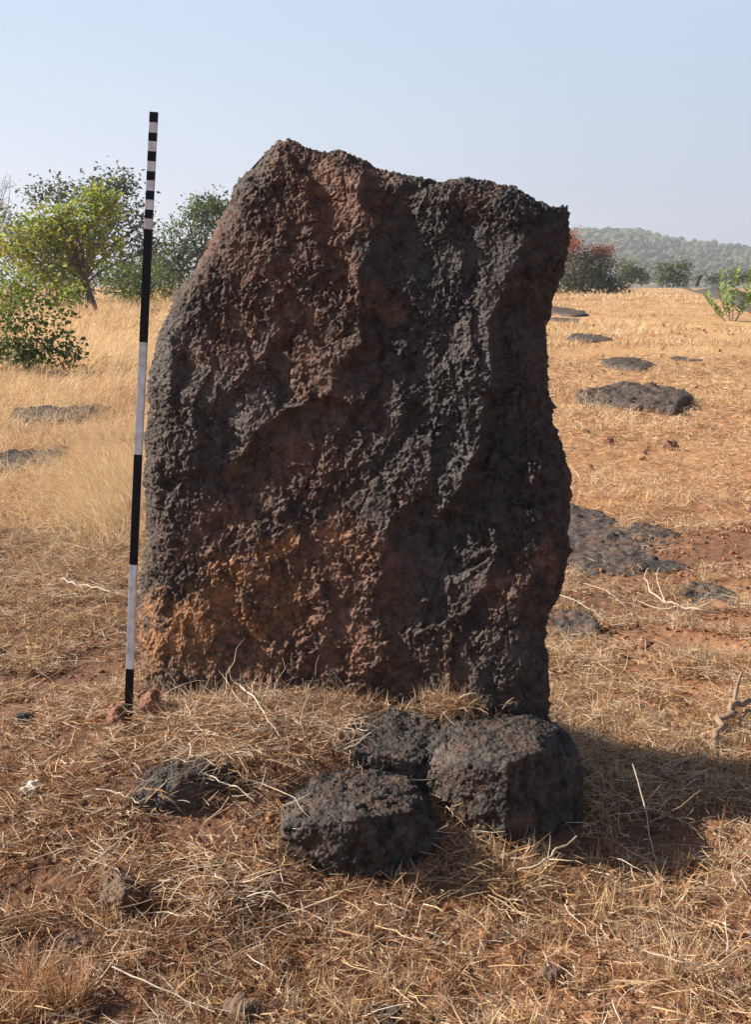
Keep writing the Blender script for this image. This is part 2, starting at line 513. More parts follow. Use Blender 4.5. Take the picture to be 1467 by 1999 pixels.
def build_stone():
    ns, nt = 560, 720
    mp = lambda a: 0.45 * a + 0.55 * 0.5 * (1 - np.cos(np.pi * a))
    s = mp(np.linspace(0, 1, ns))
    t = np.linspace(0, 1, nt); t = 0.5 * t + 0.5 * np.sin(t * np.pi / 2)
    Lc, Rc, Tc, Bc = resample(L_, t), resample(R_, t), resample(T_, s), resample(B_, s)
    sg, tg = s[None, :, None], t[:, None, None]
    P = (1 - sg) * Lc[:, None] + sg * Rc[:, None] + (1 - tg) * Bc[None] + tg * Tc[None] \
        - ((1 - sg) * (1 - tg) * Lc[0] + sg * (1 - tg) * Rc[0] + (1 - sg) * tg * Lc[-1] + sg * tg * Rc[-1])
    px, py = P[..., 0], P[..., 1]
    Wd = (Rc[:, 0] - Lc[:, 0])[:, None] / 728
    dl, dr, dt = s[None] * Wd, (1 - s)[None] * Wd, (1 - t)[:, None] * 1.6
    fr = lambda d, r: np.sqrt(np.clip(1 - (1 - np.clip(d / r, 0, 1)) ** 2, 0, 1))
    rR = 0.10 + 0.07 * np.exp(-((py - 1000) / 200.0) ** 2)
    prof = fr(dl, 0.07) * fr(dr, rR) * fr(dt, 0.07)
    Yp = 3.56 - 0.335 * (px - 285) / 780 + 0.12 * (1390 - py) / 1100
    def surf(side):
        if side > 0:
            Y = Yp - 0.15 * prof
        else:
            Y = Yp + (0.065 * (fr(dl, 0.15) * fr(dr, 0.15) * fr(dt, 0.12))) - 0.004
        return at(px, py, Y)
    V = surf(1)
    du = np.gradient(V, axis=1); dv = np.gradient(V, axis=0)
    n = np.cross(du, dv); n /= np.linalg.norm(n, axis=2, keepdims=True) + 1e-12
    if n[nt // 2, ns // 2, 1] > 0: n = -n
    v = V.reshape(-1, 3); nn = n.reshape(-1, 3)
    fx, fy = px.ravel(), py.ravel()
    edge = np.clip(np.minimum(np.minimum(dl, dr), dt) / 0.08, 0, 1).ravel()
    warp = np.stack([fbm(v / 0.16, 3, 90 + k) for k in range(3)], 1) * 0.05
    vv = v + warp
    big = 0.015 * fbm(v * np.array([1, 1, 0.75]) / 0.30, 3, 101)
    bil = np.abs(fbm(vv * np.array([1, 1, 0.8]) / 0.12, 3, 111, 0.5))
    med = 0.012 * (bil - 0.2)
    roughm = np.maximum(sstep(-0.30, 0.16, fbm(vv / 0.11, 3, 121)), 1 - edge)
    wq = v + np.stack([fbm(v / 0.03, 2, 190 + k) for k in range(3)], 1) * 0.012
    ch1 = chips(wq * np.array([1, 1, 0.75]) / 0.062, 131, 1.3)
    ch2 = chips(wq * np.array([1, 1, 0.75]) / 0.025, 135, 1.3)
    ch3 = chips(wq / 0.0115, 151, 1.2)
    pits = np.clip(0.34 - worley(wq / 0.030, 155), 0, 1)
    ch0 = chips(wq * np.array([1, 1, 0.7]) / 0.15, 137, 1.5)
    crack = np.exp(-(np.abs(fbm(wq * np.array([1, 1, 0.6]) / 0.30, 3, 177)) / 0.010) ** 2) + np.exp(-(np.abs(fbm(wq * np.array([1, 1, 1.6]) / 0.26, 3, 179)) / 0.008) ** 2)
    knob = 0.0085 * ch0 + 0.0070 * ch1 + (0.25 + 0.75 * roughm) * 0.0052 * ch2 + (0.35 + 0.65 * roughm) * 0.0046 * ch3 - 0.022 * pits * roughm - 0.006 * crack * edge
    nub = (np.abs(fbm(vv / 0.050, 3, 161, 0.55)) - 0.2) * 0.010 * (0.2 + 0.8 * roughm)
    fine = 0.0060 * fbm(v / 0.009, 2, 141, 0.6) * (0.45 + 0.55 * roughm)
    rh = ridge_h(fx + 26 * fbm(v / 0.09, 3, 171), fy + 26 * fbm(v / 0.09, 3, 181))
    h = edge * (big + 0.72 * rh) + (0.55 + 0.45 * edge) * (med + nub) + (0.7 + 0.3 * edge) * knob + fine
    v = v + nn * h[:, None]
    # colour masks: iron stain, ochre, grey crust
    jx = fx + 90 * fbm(v / 0.10, 4, 201); jy = fy + 90 * fbm(v / 0.10, 4, 211)
    rust = blobs(jx, jy, [(660, 400, 100, 110, 1.0), (690, 520, 60, 130, .8), (560, 560, 90, 120, .75), (735, 590, 25, 30, 1.2), (620, 720, 130, 90, .6), (480, 480, 110, 120, .5), (450, 680, 110, 140, .5),
                          (680, 1090, 130, 80, 1.0), (560, 1150, 120, 150, .8), (700, 1230, 120, 130, .9), (1000, 1150, 60, 90, .6), (1060, 1090, 40, 50, .9), (560, 900, 160, 110, .5), (720, 880, 70, 90, .4),
                          (920, 370, 70, 25, .7), (870, 1300, 80, 70, .5), (430, 1050, 90, 70, .7), (330, 1040, 40, 70, .4), (540, 330, 60, 60, .6), (1060, 900, 40, 120, .4)])
    och = blobs(jx, jy, [(400, 1220, 110, 110, 1.0), (340, 1260, 70, 110, 1.1), (450, 1110, 75, 60, .9), (540, 1060, 40, 40, .8), (660, 1055, 60, 35, .75), (500, 1300, 60, 60, .7), (650, 380, 36, 40, .45),
                         (520, 1180, 90, 60, .6), (580, 590, 18, 26, .6), (600, 1310, 90, 50, .5)])
    grey = np.clip(blobs(jx, jy, [(850, 480, 150, 120, .5), (900, 700, 140, 180, .5), (450, 800, 110, 100, .8), (860, 920, 110, 110, .6), (340, 700, 60, 110, .75), (480, 330, 60, 60, .5), (850, 1130, 130, 110, .4), (980, 1300, 80, 80, .4), (380, 950, 90, 110, .4)]), 0, 1)
    dark = blobs(jx, jy, [(860, 560, 170, 200, 1), (900, 800, 170, 200, 1), (1000, 900, 120, 220, .9), (880, 1050, 120, 90, .8), (980, 470, 130, 120, .9)])
    rust = rust * (1 - 0.6 * dark)
    # back
    Vb = surf(-1)
    sl_ = (slice(None, None, 6), slice(None, None, 6))
    ib = np.unique(np.r_[np.arange(0, nt, 6), nt - 1]); jb = np.unique(np.r_[np.arange(0, ns, 6), ns - 1])
    Vb = Vb[np.ix_(ib, jb)]
    Vf = v.reshape(nt, ns, 3)[np.ix_(ib, jb)]
    bm_ = np.zeros(Vb.shape[:2], bool); bm_[0] = bm_[-1] = True; bm_[:, 0] = bm_[:, -1] = True
    vb = Vb.reshape(-1, 3)
    vb = vb + np.array([0, 1, 0]) * (0.05 * fbm(vb / 0.15, 4, 300))[:, None]
    vb[bm_.ravel()] = Vf[bm_]
    f1 = grid_faces(ns, nt)
    f2 = grid_faces(len(jb), len(ib))[:, ::-1] + len(v)
    allv = np.concatenate([v, vb])
    z0 = len(vb)
    origin = np.array([-0.07, 3.42, 0.0])
    me = mesh_np('standing_stone', allv - origin, np.concatenate([f1, f2]), True,
                 attrs={'rust': np.r_[np.clip(rust, 0, 1), np.zeros(z0)], 'ochre': np.r_[np.clip(och, 0, 1), np.zeros(z0)], 'grey': np.r_[grey, np.full(z0, .4)], 'dark': np.r_[dark, np.full(z0, .5)]})
    o = link('standing_stone', me, M_STONE, loc=origin)
    tag(o, 'tall dark rough standing stone slab with rusty orange patches, rising from dry grass', 'standing stone')
build_stone()

# ------------------------------------------------------------------ measuring rod
def boxmesh(name, a, b, w, d, side):
    """lath piece between a and b"""
    a, b = Vector(a), Vector(b)
    ax = (b - a).normalized(); sd = Vector(side); sd = (sd - ax * sd.dot(ax)).normalized(); fr = ax.cross(sd)
    bm = bmesh.new()
    vs = []
    for p in (a, b):
        for sx, sy in ((-1, -1), (1, -1), (1, 1), (-1, 1)):
            vs.append(bm.verts.new(p + sd * sx * w / 2 + fr * sy * d / 2))
    for q in ((0, 1, 2, 3), (7, 6, 5, 4)): bm.faces.new([vs[i] for i in q])
    for i in range(4): bm.faces.new([vs[i], vs[i + 4], vs[(i + 1) % 4 + 4], vs[(i + 1) % 4]])
    bmesh.ops.recalc_face_normals(bm, faces=bm.faces)
    bmesh.ops.bevel(bm, geom=[e for e in bm.edges if abs((e.verts[0].co - e.verts[1].co).normalized().dot(ax)) > 0.9], offset=0.0012, segments=2, affect='EDGES')
    me = bpy.data.meshes.new(name); bm.to_mesh(me); bm.free()
    return me

def build_rod():
    rows = [219, 239.3, 259.3, 276, 295.6, 315, 334.5, 352.3, 372.4, 390, 409.4, 427, 447.5, 668, 887, 1102, 1305, 1425]
    yb = 3.24
    xat = lambda py: np.interp(py, [219, 447, 668, 887, 1102, 1305, 1425], [300.5, 289.5, 280, 269.5, 260.5, 253.5, 249.5])
    pts = [at(xat(r), r, yb + 0.03 * (1355 - r) / 1100) for r in rows]
    base = pts[-1]
    e = empty('ranging_rod', base)
    tag(e, 'slim black and white banded wooden measuring rod standing upright beside the tall stone', 'measuring rod')
    for i, (a, b) in enumerate(zip(pts[:-1], pts[1:])):
        nm = 'black_band' if i % 2 == 0 else 'white_band'
        m = boxmesh(nm, b - base, a - base, 0.0208, 0.012, (1, -0.10, 0))
        link(nm, m, M_BLACK if i % 2 == 0 else M_WHITE, e)
build_rod()

# ------------------------------------------------------------------ rocks
FOOT = []          # footprints kept free of grass: (x, y, rx, ry)
def rock(name, pts, mat, label, cat, voxel=0.008, smooth=6, big=0.02, med=0.010, knob=0.006, seed=0, foot=True, group=None, flat=False):
    pts = [np.asarray(p, float) for p in pts]
    base = np.mean(pts, 0); base[2] = min(p[2] for p in pts)
    bm = bmesh.new()
    for p in pts: bm.verts.new(p - base)
    r = bmesh.ops.convex_hull(bm, input=bm.verts[:])
    bmesh.ops.delete(bm, geom=[v for v in bm.verts if not v.link_faces], context='VERTS')
    bmesh.ops.recalc_face_normals(bm, faces=bm.faces)
    me = bpy.data.meshes.new(name); bm.to_mesh(me); bm.free()
    tmp = bpy.data.objects.new('tmp', me); COL.objects.link(tmp)
    m = tmp.modifiers.new('r', 'REMESH'); m.mode = 'VOXEL'; m.voxel_size = voxel
    m = tmp.modifiers.new('s', 'SMOOTH'); m.iterations = max(smooth, 1); m.factor = 0.5 if smooth else 0.3
    dg = bpy.context.evaluated_depsgraph_get()
    me2 = bpy.data.meshes.new_from_object(tmp.evaluated_get(dg), depsgraph=dg)
    bpy.data.objects.remove(tmp); bpy.data.meshes.remove(me)
    nv = len(me2.vertices)
    v = np.empty(nv * 3, np.float32); me2.vertices.foreach_get('co', v); v = v.reshape(-1, 3).astype(float)
    n = np.empty(nv * 3, np.float32); me2.vertices.foreach_get('normal', n); n = n.reshape(-1, 3)
    q = v + base
    sc = max(voxel, 0.006) / 0.008
    h = big * fbm(q / (0.12 * sc), 3, seed + 1) + med * 1.6 * (np.abs(fbm(q / (0.05 * sc), 4, seed + 2, 0.6)) - 0.2)
    qw = q + np.stack([fbm(q / (0.03 * sc), 2, seed + 60 + k) for k in range(3)], 1) * 0.012 * sc
    h += knob * 1.2 * chips(qw / (0.060 * sc), seed + 3, 1.2) + knob * 0.55 * chips(qw / (0.018 * sc), seed + 5, 1.2) + knob * 0.35 * fbm(q / (0.010 * sc), 2, seed + 5)
    h -= knob * 4.5 * np.clip(0.33 - worley(qw / (0.022 * sc), seed + 9), 0, 1)
    v = v + n * h[:, None]
    me2.vertices.foreach_set('co', v.astype(np.float32).ravel())
    me2.polygons.foreach_set('use_smooth', np.ones(len(me2.polygons), bool))
    me2.name = name; me2.materials.clear()
    me2.update()
    o = link(name, me2, mat, loc=base)
    tag(o, label, cat, group)
    if foot:
        A = np.array(pts)
        FOOT.append((A[:, 0].mean(), A[:, 1].mean(), np.ptp(A[:, 0]) / 2 * 0.96, np.ptp(A[:, 1]) / 2 * 0.92))
    return o

A_ = lambda px, py, Y: at(px, py, Y)
def G_(px, py, h, up=-0.042):
    """the point seen at a pixel where the ray is h above the soil"""
    dx, dy, dz = ray(px, py)
    k = np.arange(1.2, 9, 0.004)
    d = CAM_H + dz * k - terrain0(dx * k, dy * k) - h
    i = int(np.argmax(d < 0))
    return np.array([dx * k[i], dy * k[i], CAM_H + dz * k[i] + up])
# three boulders in front of the stone
rock('boulder', [A_(550, 1560, 2.84), A_(606, 1500, 2.96), A_(690, 1482, 3.00), A_(790, 1496, 2.97), A_(832, 1540, 2.86), A_(806, 1582, 2.66), A_(700, 1600, 2.56), A_(552, 1612, 2.64),
                 A_(860, 1610, 2.74), A_(552, 1715, 2.68), A_(600, 1765, 2.62), A_(700, 1780, 2.60), A_(800, 1760, 2.63), A_(866, 1700, 2.72), A_(560, 1700, 2.95), A_(860, 1660, 2.95)],
     M_ROCK, 'dark pitted boulder in front, lower left of the pair touching before the standing stone', 'boulder', 0.004, 0, 0.006, 0.004, 0.005, 11)
rock('boulder', [A_(836, 1440, 3.02), A_(880, 1402, 3.10), A_(960, 1388, 3.13), A_(1040, 1388, 3.13), A_(1090, 1412, 3.10), A_(1126, 1452, 3.04), A_(1140, 1500, 2.98), A_(1136, 1560, 2.93),
                 A_(834, 1490, 2.90), A_(905, 1495, 2.80), A_(992, 1490, 2.74), A_(1050, 1470, 2.80), A_(830, 1600, 2.90), A_(900, 1660, 2.80), A_(985, 1700, 2.74), A_(1003, 1700, 2.75), A_(1068, 1660, 2.85), A_(1135, 1620, 2.92),
                 A_(850, 1600, 3.1), A_(1120, 1560, 3.15)],
     M_ROCK, 'largest dark boulder with flat pitted top, at the right foot of the standing stone', 'boulder', 0.004, 0, 0.006, 0.004, 0.005, 23)
rock('boulder', [A_(655, 1445, 3.04), A_(692, 1402, 3.11), A_(770, 1384, 3.14), A_(856, 1388, 3.14), A_(858, 1440, 3.02), A_(692, 1465, 2.96), A_(780, 1480, 2.91), A_(842, 1492, 2.90), A_(680, 1560, 2.97), A_(840, 1580, 2.93), A_(690, 1500, 3.15), A_(850, 1500, 3.15)],
     M_ROCK, 'low grey boulder wedged behind the other two, left of the cracked gap', 'boulder', 0.004, 0, 0.006, 0.004, 0.005, 37)
# half buried rocks on the mound
rock('rock', [G_(q[0], q[1], q[2], -0.026) for q in ((248, 1545, .05), (282, 1488, .07), (345, 1468, .09), (430, 1460, .09), (458, 1490, .06), (345, 1512, .10), (256, 1588, -.02), (330, 1598, -.02), (350, 1550, .06), (400, 1568, -.02), (455, 1550, -.02), (350, 1450, -.06), (440, 1450, -.06), (300, 1470, -.06))],
     M_ROCK, 'dark rock half buried under straw and twigs on the left of the mound', 'rock', 0.005, 1, 0.012, 0.006, 0.005, 41, foot=False)
rock('rock', [G_(182, 1735, .03), G_(195, 1690, .07), G_(225, 1665, .10), G_(255, 1680, .10), G_(276, 1725, .05), G_(240, 1715, .11), G_(185, 1765, -.01), G_(225, 1785, -.01), G_(232, 1740, .07), G_(276, 1760, -.01), G_(235, 1670, -.04)],
     M_ROCKB, 'brown wedge shaped rock with one dark side, alone in the grass at left', 'rock', 0.004, 2, 0.010, 0.008, 0.004, 43, foot=False)
rock('rock', [G_(372, 1735, .02), G_(395, 1690, .06), G_(430, 1672, .08), G_(475, 1690, .07), G_(492, 1740, .03), G_(430, 1730, .07), G_(385, 1772, -.01), G_(470, 1780, -.01), G_(430, 1680, -.04)],
     M_ROCKB, 'dark crumbly rock covered by straw, left of the front boulder', 'rock', 0.004, 2, 0.016, 0.010, 0.005, 47, foot=False)
rock('stone', [p - np.array([0, 0, 0.034]) for p in (A_(203, 1362, 3.24), A_(212, 1352, 3.30), A_(240, 1346, 3.32), A_(246, 1360, 3.26), A_(244, 1395, 3.16), A_(208, 1395, 3.16), A_(225, 1360, 3.18), A_(225, 1400, 3.3))],
     M_ROCKR, 'pinkish stone lying just left of the rod foot', 'stone', 0.004, 4, 0.008, 0.005, 0.003, 53)
rock('stone', [p - np.array([0, 0, 0.034]) for p in (A_(270, 1335, 3.25), A_(282, 1322, 3.30), A_(305, 1320, 3.30), A_(312, 1334, 3.25), A_(312, 1360, 3.18), A_(275, 1360, 3.18), A_(295, 1330, 3.19), A_(295, 1370, 3.3))],
     M_ROCKR, 'red stone between the rod foot and the standing stone', 'stone', 0.004, 4, 0.008, 0.005, 0.003, 59)

def small(px, py, w, hgt, mat, label, seed, name='stone', dep=0.8, voxel=0.004, sink=0.35, cat='stone', rough=1.0):
    """a small stone sitting on the ground; w and hgt in photograph pixels"""
    g = ground(px, py)
    g[2] = float(terrain(g[:1], g[1:2])[0]) + 0.10 * hgt * g[1] / F0
    sc = g[1] / F0
    rr = random.Random(seed)
    pts = []
    for k in range(22):
        a = rr.uniform(0, 6.283); b = rr.uniform(-0.9, 1.0)
        r = math.sqrt(1 - b * b) ** 0.6
        e = rr.uniform(0.82, 1.05)
        pts.append(g + np.array([math.cos(a) * r * w / 2 * sc * e, math.sin(a) * r * w / 2 * sc * dep * e, (b * 0.6 + (0.5 - sink)) * hgt * sc * e]))
    return rock(name, pts, mat, label, cat, voxel, 3, 0.010 * rough * voxel / .004, 0.006 * rough * voxel / .004, 0.004 * voxel / .004, seed)

small(737, 1840, 36, 40, M_ROCKB, 'small pyramid stone with dark right side, alone in the lower centre grass', 61)
small(1078, 1912, 60, 50, M_ROCKB, 'small brown stone on bare soil, lower right of the boulders', 67)
small(470, 1985, 110, 70, M_ROCKB, 'broad brown stone at the bottom edge of the picture, left of centre', 71)
small(760, 1985, 66, 60, M_ROCK, 'small dark stone at the bottom edge of the picture, right of centre', 73)
small(885, 1915, 34, 30, M_ROCKR, 'small orange stone in straw just below the picture centre, near bottom', 79)
small(155, 1840, 90, 36, M_ROCKB, 'flat brown stone behind the tall orange tuft at lower left', 83)
small(50, 1440, 50, 44, M_ROCK, 'dark clod near the left edge, level with the mound', 89)
small(1262, 1265, 34, 30, M_ROCKR, 'round reddish stone right of the slab, among pale straw', 97)
small(1190, 868, 24, 26, M_ROCKR, 'orange stone beyond the right edge of the standing stone', 101, voxel=0.008)
small(1310, 880, 40, 26, M_ROCKR, 'dark red stone on the bare ground, right of the orange one', 103, voxel=0.008)

def slab(px0, px1, py0, py1, thick, mat, label, seed, voxel, name='rock_slab', tilt=0.0, flush=0.45):
    """low outcrop given by its outline box in the photograph: broken flat top, blunt edges, grass growing over the rim"""
    cx = (px0 + px1) / 2
    near, farp = ground(cx, py1), ground(cx, py0)
    c = (near + farp) / 2
    hw = (px1 - px0) / 2 / F0 * c[1]; hd = (farp[1] - near[1]) / 2
    rr = random.Random(seed)
    pts = []
    ph = rr.uniform(0, 6)
    for k in range(14):
        a = k / 14 * 6.283 + rr.uniform(-.25, .25)
        e = rr.uniform(0.6, 1.12)
        x, y = c[0] + math.cos(a) * hw * e, c[1] + math.sin(a) * hd * e
        z = float(terrain0(np.array(x), np.array(y)))
        pts.append(np.array([x, y, z - thick * 0.9]))
        pts.append(np.array([x * .97 + c[0] * .03, y * .97 + c[1] * .03, z + thick * (flush + tilt * math.cos(a) + rr.uniform(-.3, .3))]))
    o = rock(name, pts, mat, label, 'rock slab', voxel, 1, thick * 0.45, thick * 0.25, thick * 0.10, seed, foot=False)
    FOOT.append((c[0], c[1], hw * .72, hd * .68))
    return o

slab(1120, 1365, 760, 815, 0.15, M_SLAB, 'dark grey rock slab raised above pale grass, largest at right middle distance', 131, 0.020, tilt=.35)
slab(1178, 1282, 704, 728, 0.12, M_SLAB, 'narrow dark slab in the grass just beyond the largest slab', 137, 0.03)
slab(1070, 1140, 604, 618, 0.12, M_SLAB, 'thin purple grey slab farthest away, close by the right edge of the standing stone', 139, 0.05)
slab(1062, 1150, 622, 634, 0.10, M_SLAB, 'second thin purple grey slab, in front of the farthest one beside the standing stone', 149, 0.05)
slab(1100, 1190, 655, 672, 0.08, M_SLAB, 'low broken slab between the far thin slabs and the narrow one', 151, 0.03)
slab(1300, 1375, 699, 709, 0.06, M_SLAB, 'faint flat slab showing through grass, right of the narrow slab', 157, 0.03)
slab(1000, 1250, 958, 1128, 0.06, M_SLAB, 'flat grey bedrock patch beside the right edge of the standing stone', 163, 0.012, flush=-.05)
slab(1225, 1345, 1020, 1070, 0.06, M_SLAB, 'small flat bedrock patch in orange soil, right of the grey one', 164, 0.010, flush=-.05)
slab(1020, 1182, 1184, 1260, 0.05, M_SLAB, 'dark flat slab behind the lower right edge of the standing stone', 167, 0.009, flush=-.05)
slab(1320, 1455, 1140, 1200, 0.05, M_SLAB, 'grey flat patch of rock behind the curled dead stems', 173, 0.008, flush=-.05)
slab(1230, 1350, 1098, 1118, 0.035, M_ROCK, 'thin black ledge in orange soil above the curled dead stems', 174, 0.010)
slab(-40, 130, 876, 934, 0.065, M_SLAB, 'dark flat rock at the left edge among long pale straw', 179, 0.014)
slab(20, 250, 798, 836, 0.10, M_SLAB, 'wide low dark ledge behind the tall pale grass at left', 181, 0.02)

# ------------------------------------------------------------------ tubes (twigs, trunks)
def tube_np(pts, radii, sides=6):
    pts = np.asarray(pts, float); n = len(pts)
    tan = np.gradient(pts, axis=0); tan /= np.linalg.norm(tan, axis=1, keepdims=True) + 1e-9
    ref = np.array([0.31, 0.22, 0.92]); 
    s1 = np.cross(tan, ref); bad = np.linalg.norm(s1, axis=1) < 0.1
    s1[bad] = np.cross(tan[bad], np.array([1, 0, 0])); s1 /= np.linalg.norm(s1, axis=1, keepdims=True)
    s2 = np.cross(tan, s1)
    a = np.linspace(0, 2 * np.pi, sides, endpoint=False)
    r = np.asarray(radii, float)[:, None, None]
    v = pts[:, None] + r * (np.cos(a)[None, :, None] * s1[:, None] + np.sin(a)[None, :, None] * s2[:, None])
    i = np.arange(n * sides).reshape(n, sides)
    f = np.stack([i[:-1], np.roll(i[:-1], -1, 1), np.roll(i[1:], -1, 1), i[1:]], -1).reshape(-1, 4)
    return v.reshape(-1, 3), f

class Tubes:
    def __init__(s): s.v, s.f, s.n = [], [], 0
    def add(s, pts, radii, sides=6):
        v, f = tube_np(pts, radii, sides); s.v.append(v); s.f.append(f + s.n); s.n += len(v)
    def mesh(s, name, off=(0, 0, 0)):
        return mesh_np(name, np.concatenate(s.v) - np.asarray(off), np.concatenate(s.f), True)

def smooth_path(p, n):
    p = np.asarray(p, float)
    d = np.concatenate([[0], np.cumsum(np.linalg.norm(np.diff(p, axis=0), axis=1))])
    t = np.linspace(0, d[-1], n)
    q = np.stack([np.interp(t, d, p[:, k]) for k in range(3)], 1)
    for _ in range(2):
        q[1:-1] = 0.25 * q[:-2] + 0.5 * q[1:-1] + 0.25 * q[2:]
    return q

def stick(name, px_pts, r0, r1, mat, label, lift=0.012, cat='stick', branches=(), base_y=None):
    """px_pts: (px, py[, extra lift]) on the ground"""
    def conv(lst):
        out = []
        for q in lst:
            if base_y is not None:
                P = at(q[0], q[1], base_y + (q[2] if len(q) > 2 else 0))
            else:
                P = ground(q[0], q[1]); P = P + np.array([0, 0, 0])
                P[2] = terrain(P[:1], P[1:2])[0] + lift + (q[2] if len(q) > 2 else 0)
            out.append(P)
        return out
    r0 *= .62; r1 *= .62
    t = Tubes()
    main = conv(px_pts)
    q = smooth_path(main, max(10, 5 * len(main)))
    jit = rng.normal(0, r0 * 1.2, q.shape); jit[[0, -1]] = 0
    jit[1:-1] = (jit[:-2] + 2 * jit[1:-1] + jit[2:]) / 4
    q += jit
    t.add(q, np.linspace(r0, r1, len(q)) * rng.uniform(0.85, 1.15, len(q)))
    for b in branches:
        bb = smooth_path(conv(b), 10)
        t.add(bb, np.linspace(r0 * 0.6, r1 * 0.5, len(bb)))
    base = main[0]
    o = link(name, t.mesh(name, base), mat, loc=base)
    tag(o, label, cat)

stick('dry_stick', [(120, 1146), (155, 1158), (185, 1165), (217, 1171)], 0.0075, 0.006, M_WHITESTICK, 'white bleached stick on brown grass, left of the rod', 0.03)
stick('dry_twig', [(470, 1390, .05), (500, 1415, .05), (520, 1440, .04), (545, 1465, .02)], 0.0042, 0.002, M_WHITESTICK, 'long pale twig sloping down over the mound straw under the standing stone', 0.03, 'twig')
stick('dry_twig', [(400, 1555, .04), (440, 1570, .03), (470, 1585, .03), (497, 1602, .02)], 0.0038, 0.002, M_WHITESTICK, 'pale twig left of the front boulder, sloping towards it', 0.03, 'twig', [[(420, 1560, .03), (390, 1552, .03)]])
stick('dry_twig', [(190, 1588, .02), (230, 1592, .02), (260, 1602, .02), (275, 1606, .02)], 0.0042, 0.0025, M_WHITESTICK, 'pale twig lying just below the half buried dark rock', 0.025, 'twig')
stick('dry_twig', [(355, 1555, .03), (330, 1570, .03), (285, 1607, .02)], 0.0036, 0.002, M_STICK, 'straight twig leaning across the half buried dark rock', 0.03, 'twig')
stick('dry_twig', [(170, 1630, .02), (205, 1622, .02), (245, 1617, .02)], 0.0034, 0.002, M_STICK, 'short straight twig above the brown wedge rock', 0.025, 'twig')
stick('dry_twig', [(455, 1492, .05), (520, 1470, .05), (545, 1462, .03)], 0.0032, 0.002, M_STICK, 'fine twig crossing the straw beside the low grey boulder', 0.03, 'twig')
stick('forked_twig', [(600, 1362), (622, 1345), (640, 1328), (645, 1310)], 0.0036, 0.0016, M_STICK, 'forked pale twig standing against the foot of the standing stone', 0, 'twig',
      [[(645, 1318), (665, 1306)], [(640, 1328), (655, 1335), (664, 1342)]], base_y=3.17)
stick('dry_twig', [(520, 1350), (560, 1358), (600, 1372), (625, 1385)], 0.0034, 0.0016, M_WHITESTICK, 'curved white twig arching along the foot of the standing stone', 0, 'twig', [[(560, 1358), (600, 1360), (640, 1375)]], base_y=3.18)
stick('curled_stem', [(1405, 1205, .0), (1360, 1208, .03), (1300, 1192, .03), (1270, 1178, .05), (1258, 1162, .07), (1268, 1154, .09), (1282, 1158, .07)], 0.008, 0.004, M_STICK, 'curled dead plant stems with two hooked tips, on bare soil at right', 0.02, 'plant stem',
      [[(1300, 1192, .03), (1288, 1178, .06), (1278, 1162, .08), (1290, 1150, .10), (1300, 1162, .06)], [(1310, 1195, .02), (1360, 1200, .04), (1395, 1188, .07)], [(1350, 1207, .02), (1390, 1202, .05), (1410, 1190, .05)], [(1310, 1200, .02), (1280, 1196, .02), (1245, 1184, .02)]])
stick('dead_branch', [(1395, 1465, .0), (1408, 1430, .03), (1430, 1415, .06), (1455, 1402, .07), (1480, 1398, .06)], 0.022, 0.013, M_BROWNSTICK, 'gnarled brown dead branch lying at the right edge of the picture', 0.01, 'branch',
      [[(1430, 1415, .05), (1438, 1390, .10), (1446, 1378, .12)], [(1440, 1425, .02), (1460, 1410, .05), (1485, 1414, .05)], [(1400, 1450, .02), (1420, 1450, .0)]])
stick('dry_straw_stalk', [(1085, 1180, .04), (1120, 1195, .04), (1160, 1208, .03), (1185, 1220, .0)], 0.004, 0.002, M_WHITESTICK, 'long white stalk on the soil right of the standing stone foot', 0.02, 'stalk')
stick('dry_straw_stalk', [(1140, 1160, .03), (1185, 1175, .03), (1225, 1190, .0)], 0.003, 0.002, M_STICK, 'thin yellow stalk between the white stalk and the curled dead stems', 0.02, 'stalk')
stick('dry_straw_stalk', [(1232, 1600, .16), (1255, 1640, .10), (1275, 1680, .04), (1290, 1710, .0)], 0.0028, 0.002, M_STICK, 'upright pale stalk leaning over the boulder shadow', 0.0, 'stalk')
stick('dry_twig', [(220, 1920, .02), (300, 1955, .02), (370, 1975, .01), (420, 1990, .0)], 0.003, 0.002, M_WHITESTICK, 'long pale straw lying near the bottom edge, left of centre', 0.03, 'twig')
stick('dry_twig', [(1010, 1735, .02), (1060, 1735, .05), (1095, 1710, .06), (1125, 1690, .05)], 0.005, 0.003, M_STICK, 'bent tan stalk in the straw below the largest boulder', 0.03, 'twig')
stick('dry_twig', [(1255, 1900, .03), (1330, 1930, .03), (1400, 1925, .02), (1467, 1900, .02)], 0.0035, 0.002, M_STICK, 'long tan stalk at the lower right corner', 0.03, 'twig')
stick('dry_twig', [(672, 1462), (700, 1450), (725, 1430)], 0.003, 0.002, M_STICK, 'small twig resting on the low grey boulder', 0, 'twig', base_y=2.93)
stick('dry_twig', [(1148, 1455, .05), (1155, 1475, .05), (1170, 1490, .04)], 0.003, 0.002, M_WHITESTICK, 'white twig at the shadow edge right of the largest boulder', 0.02, 'twig')

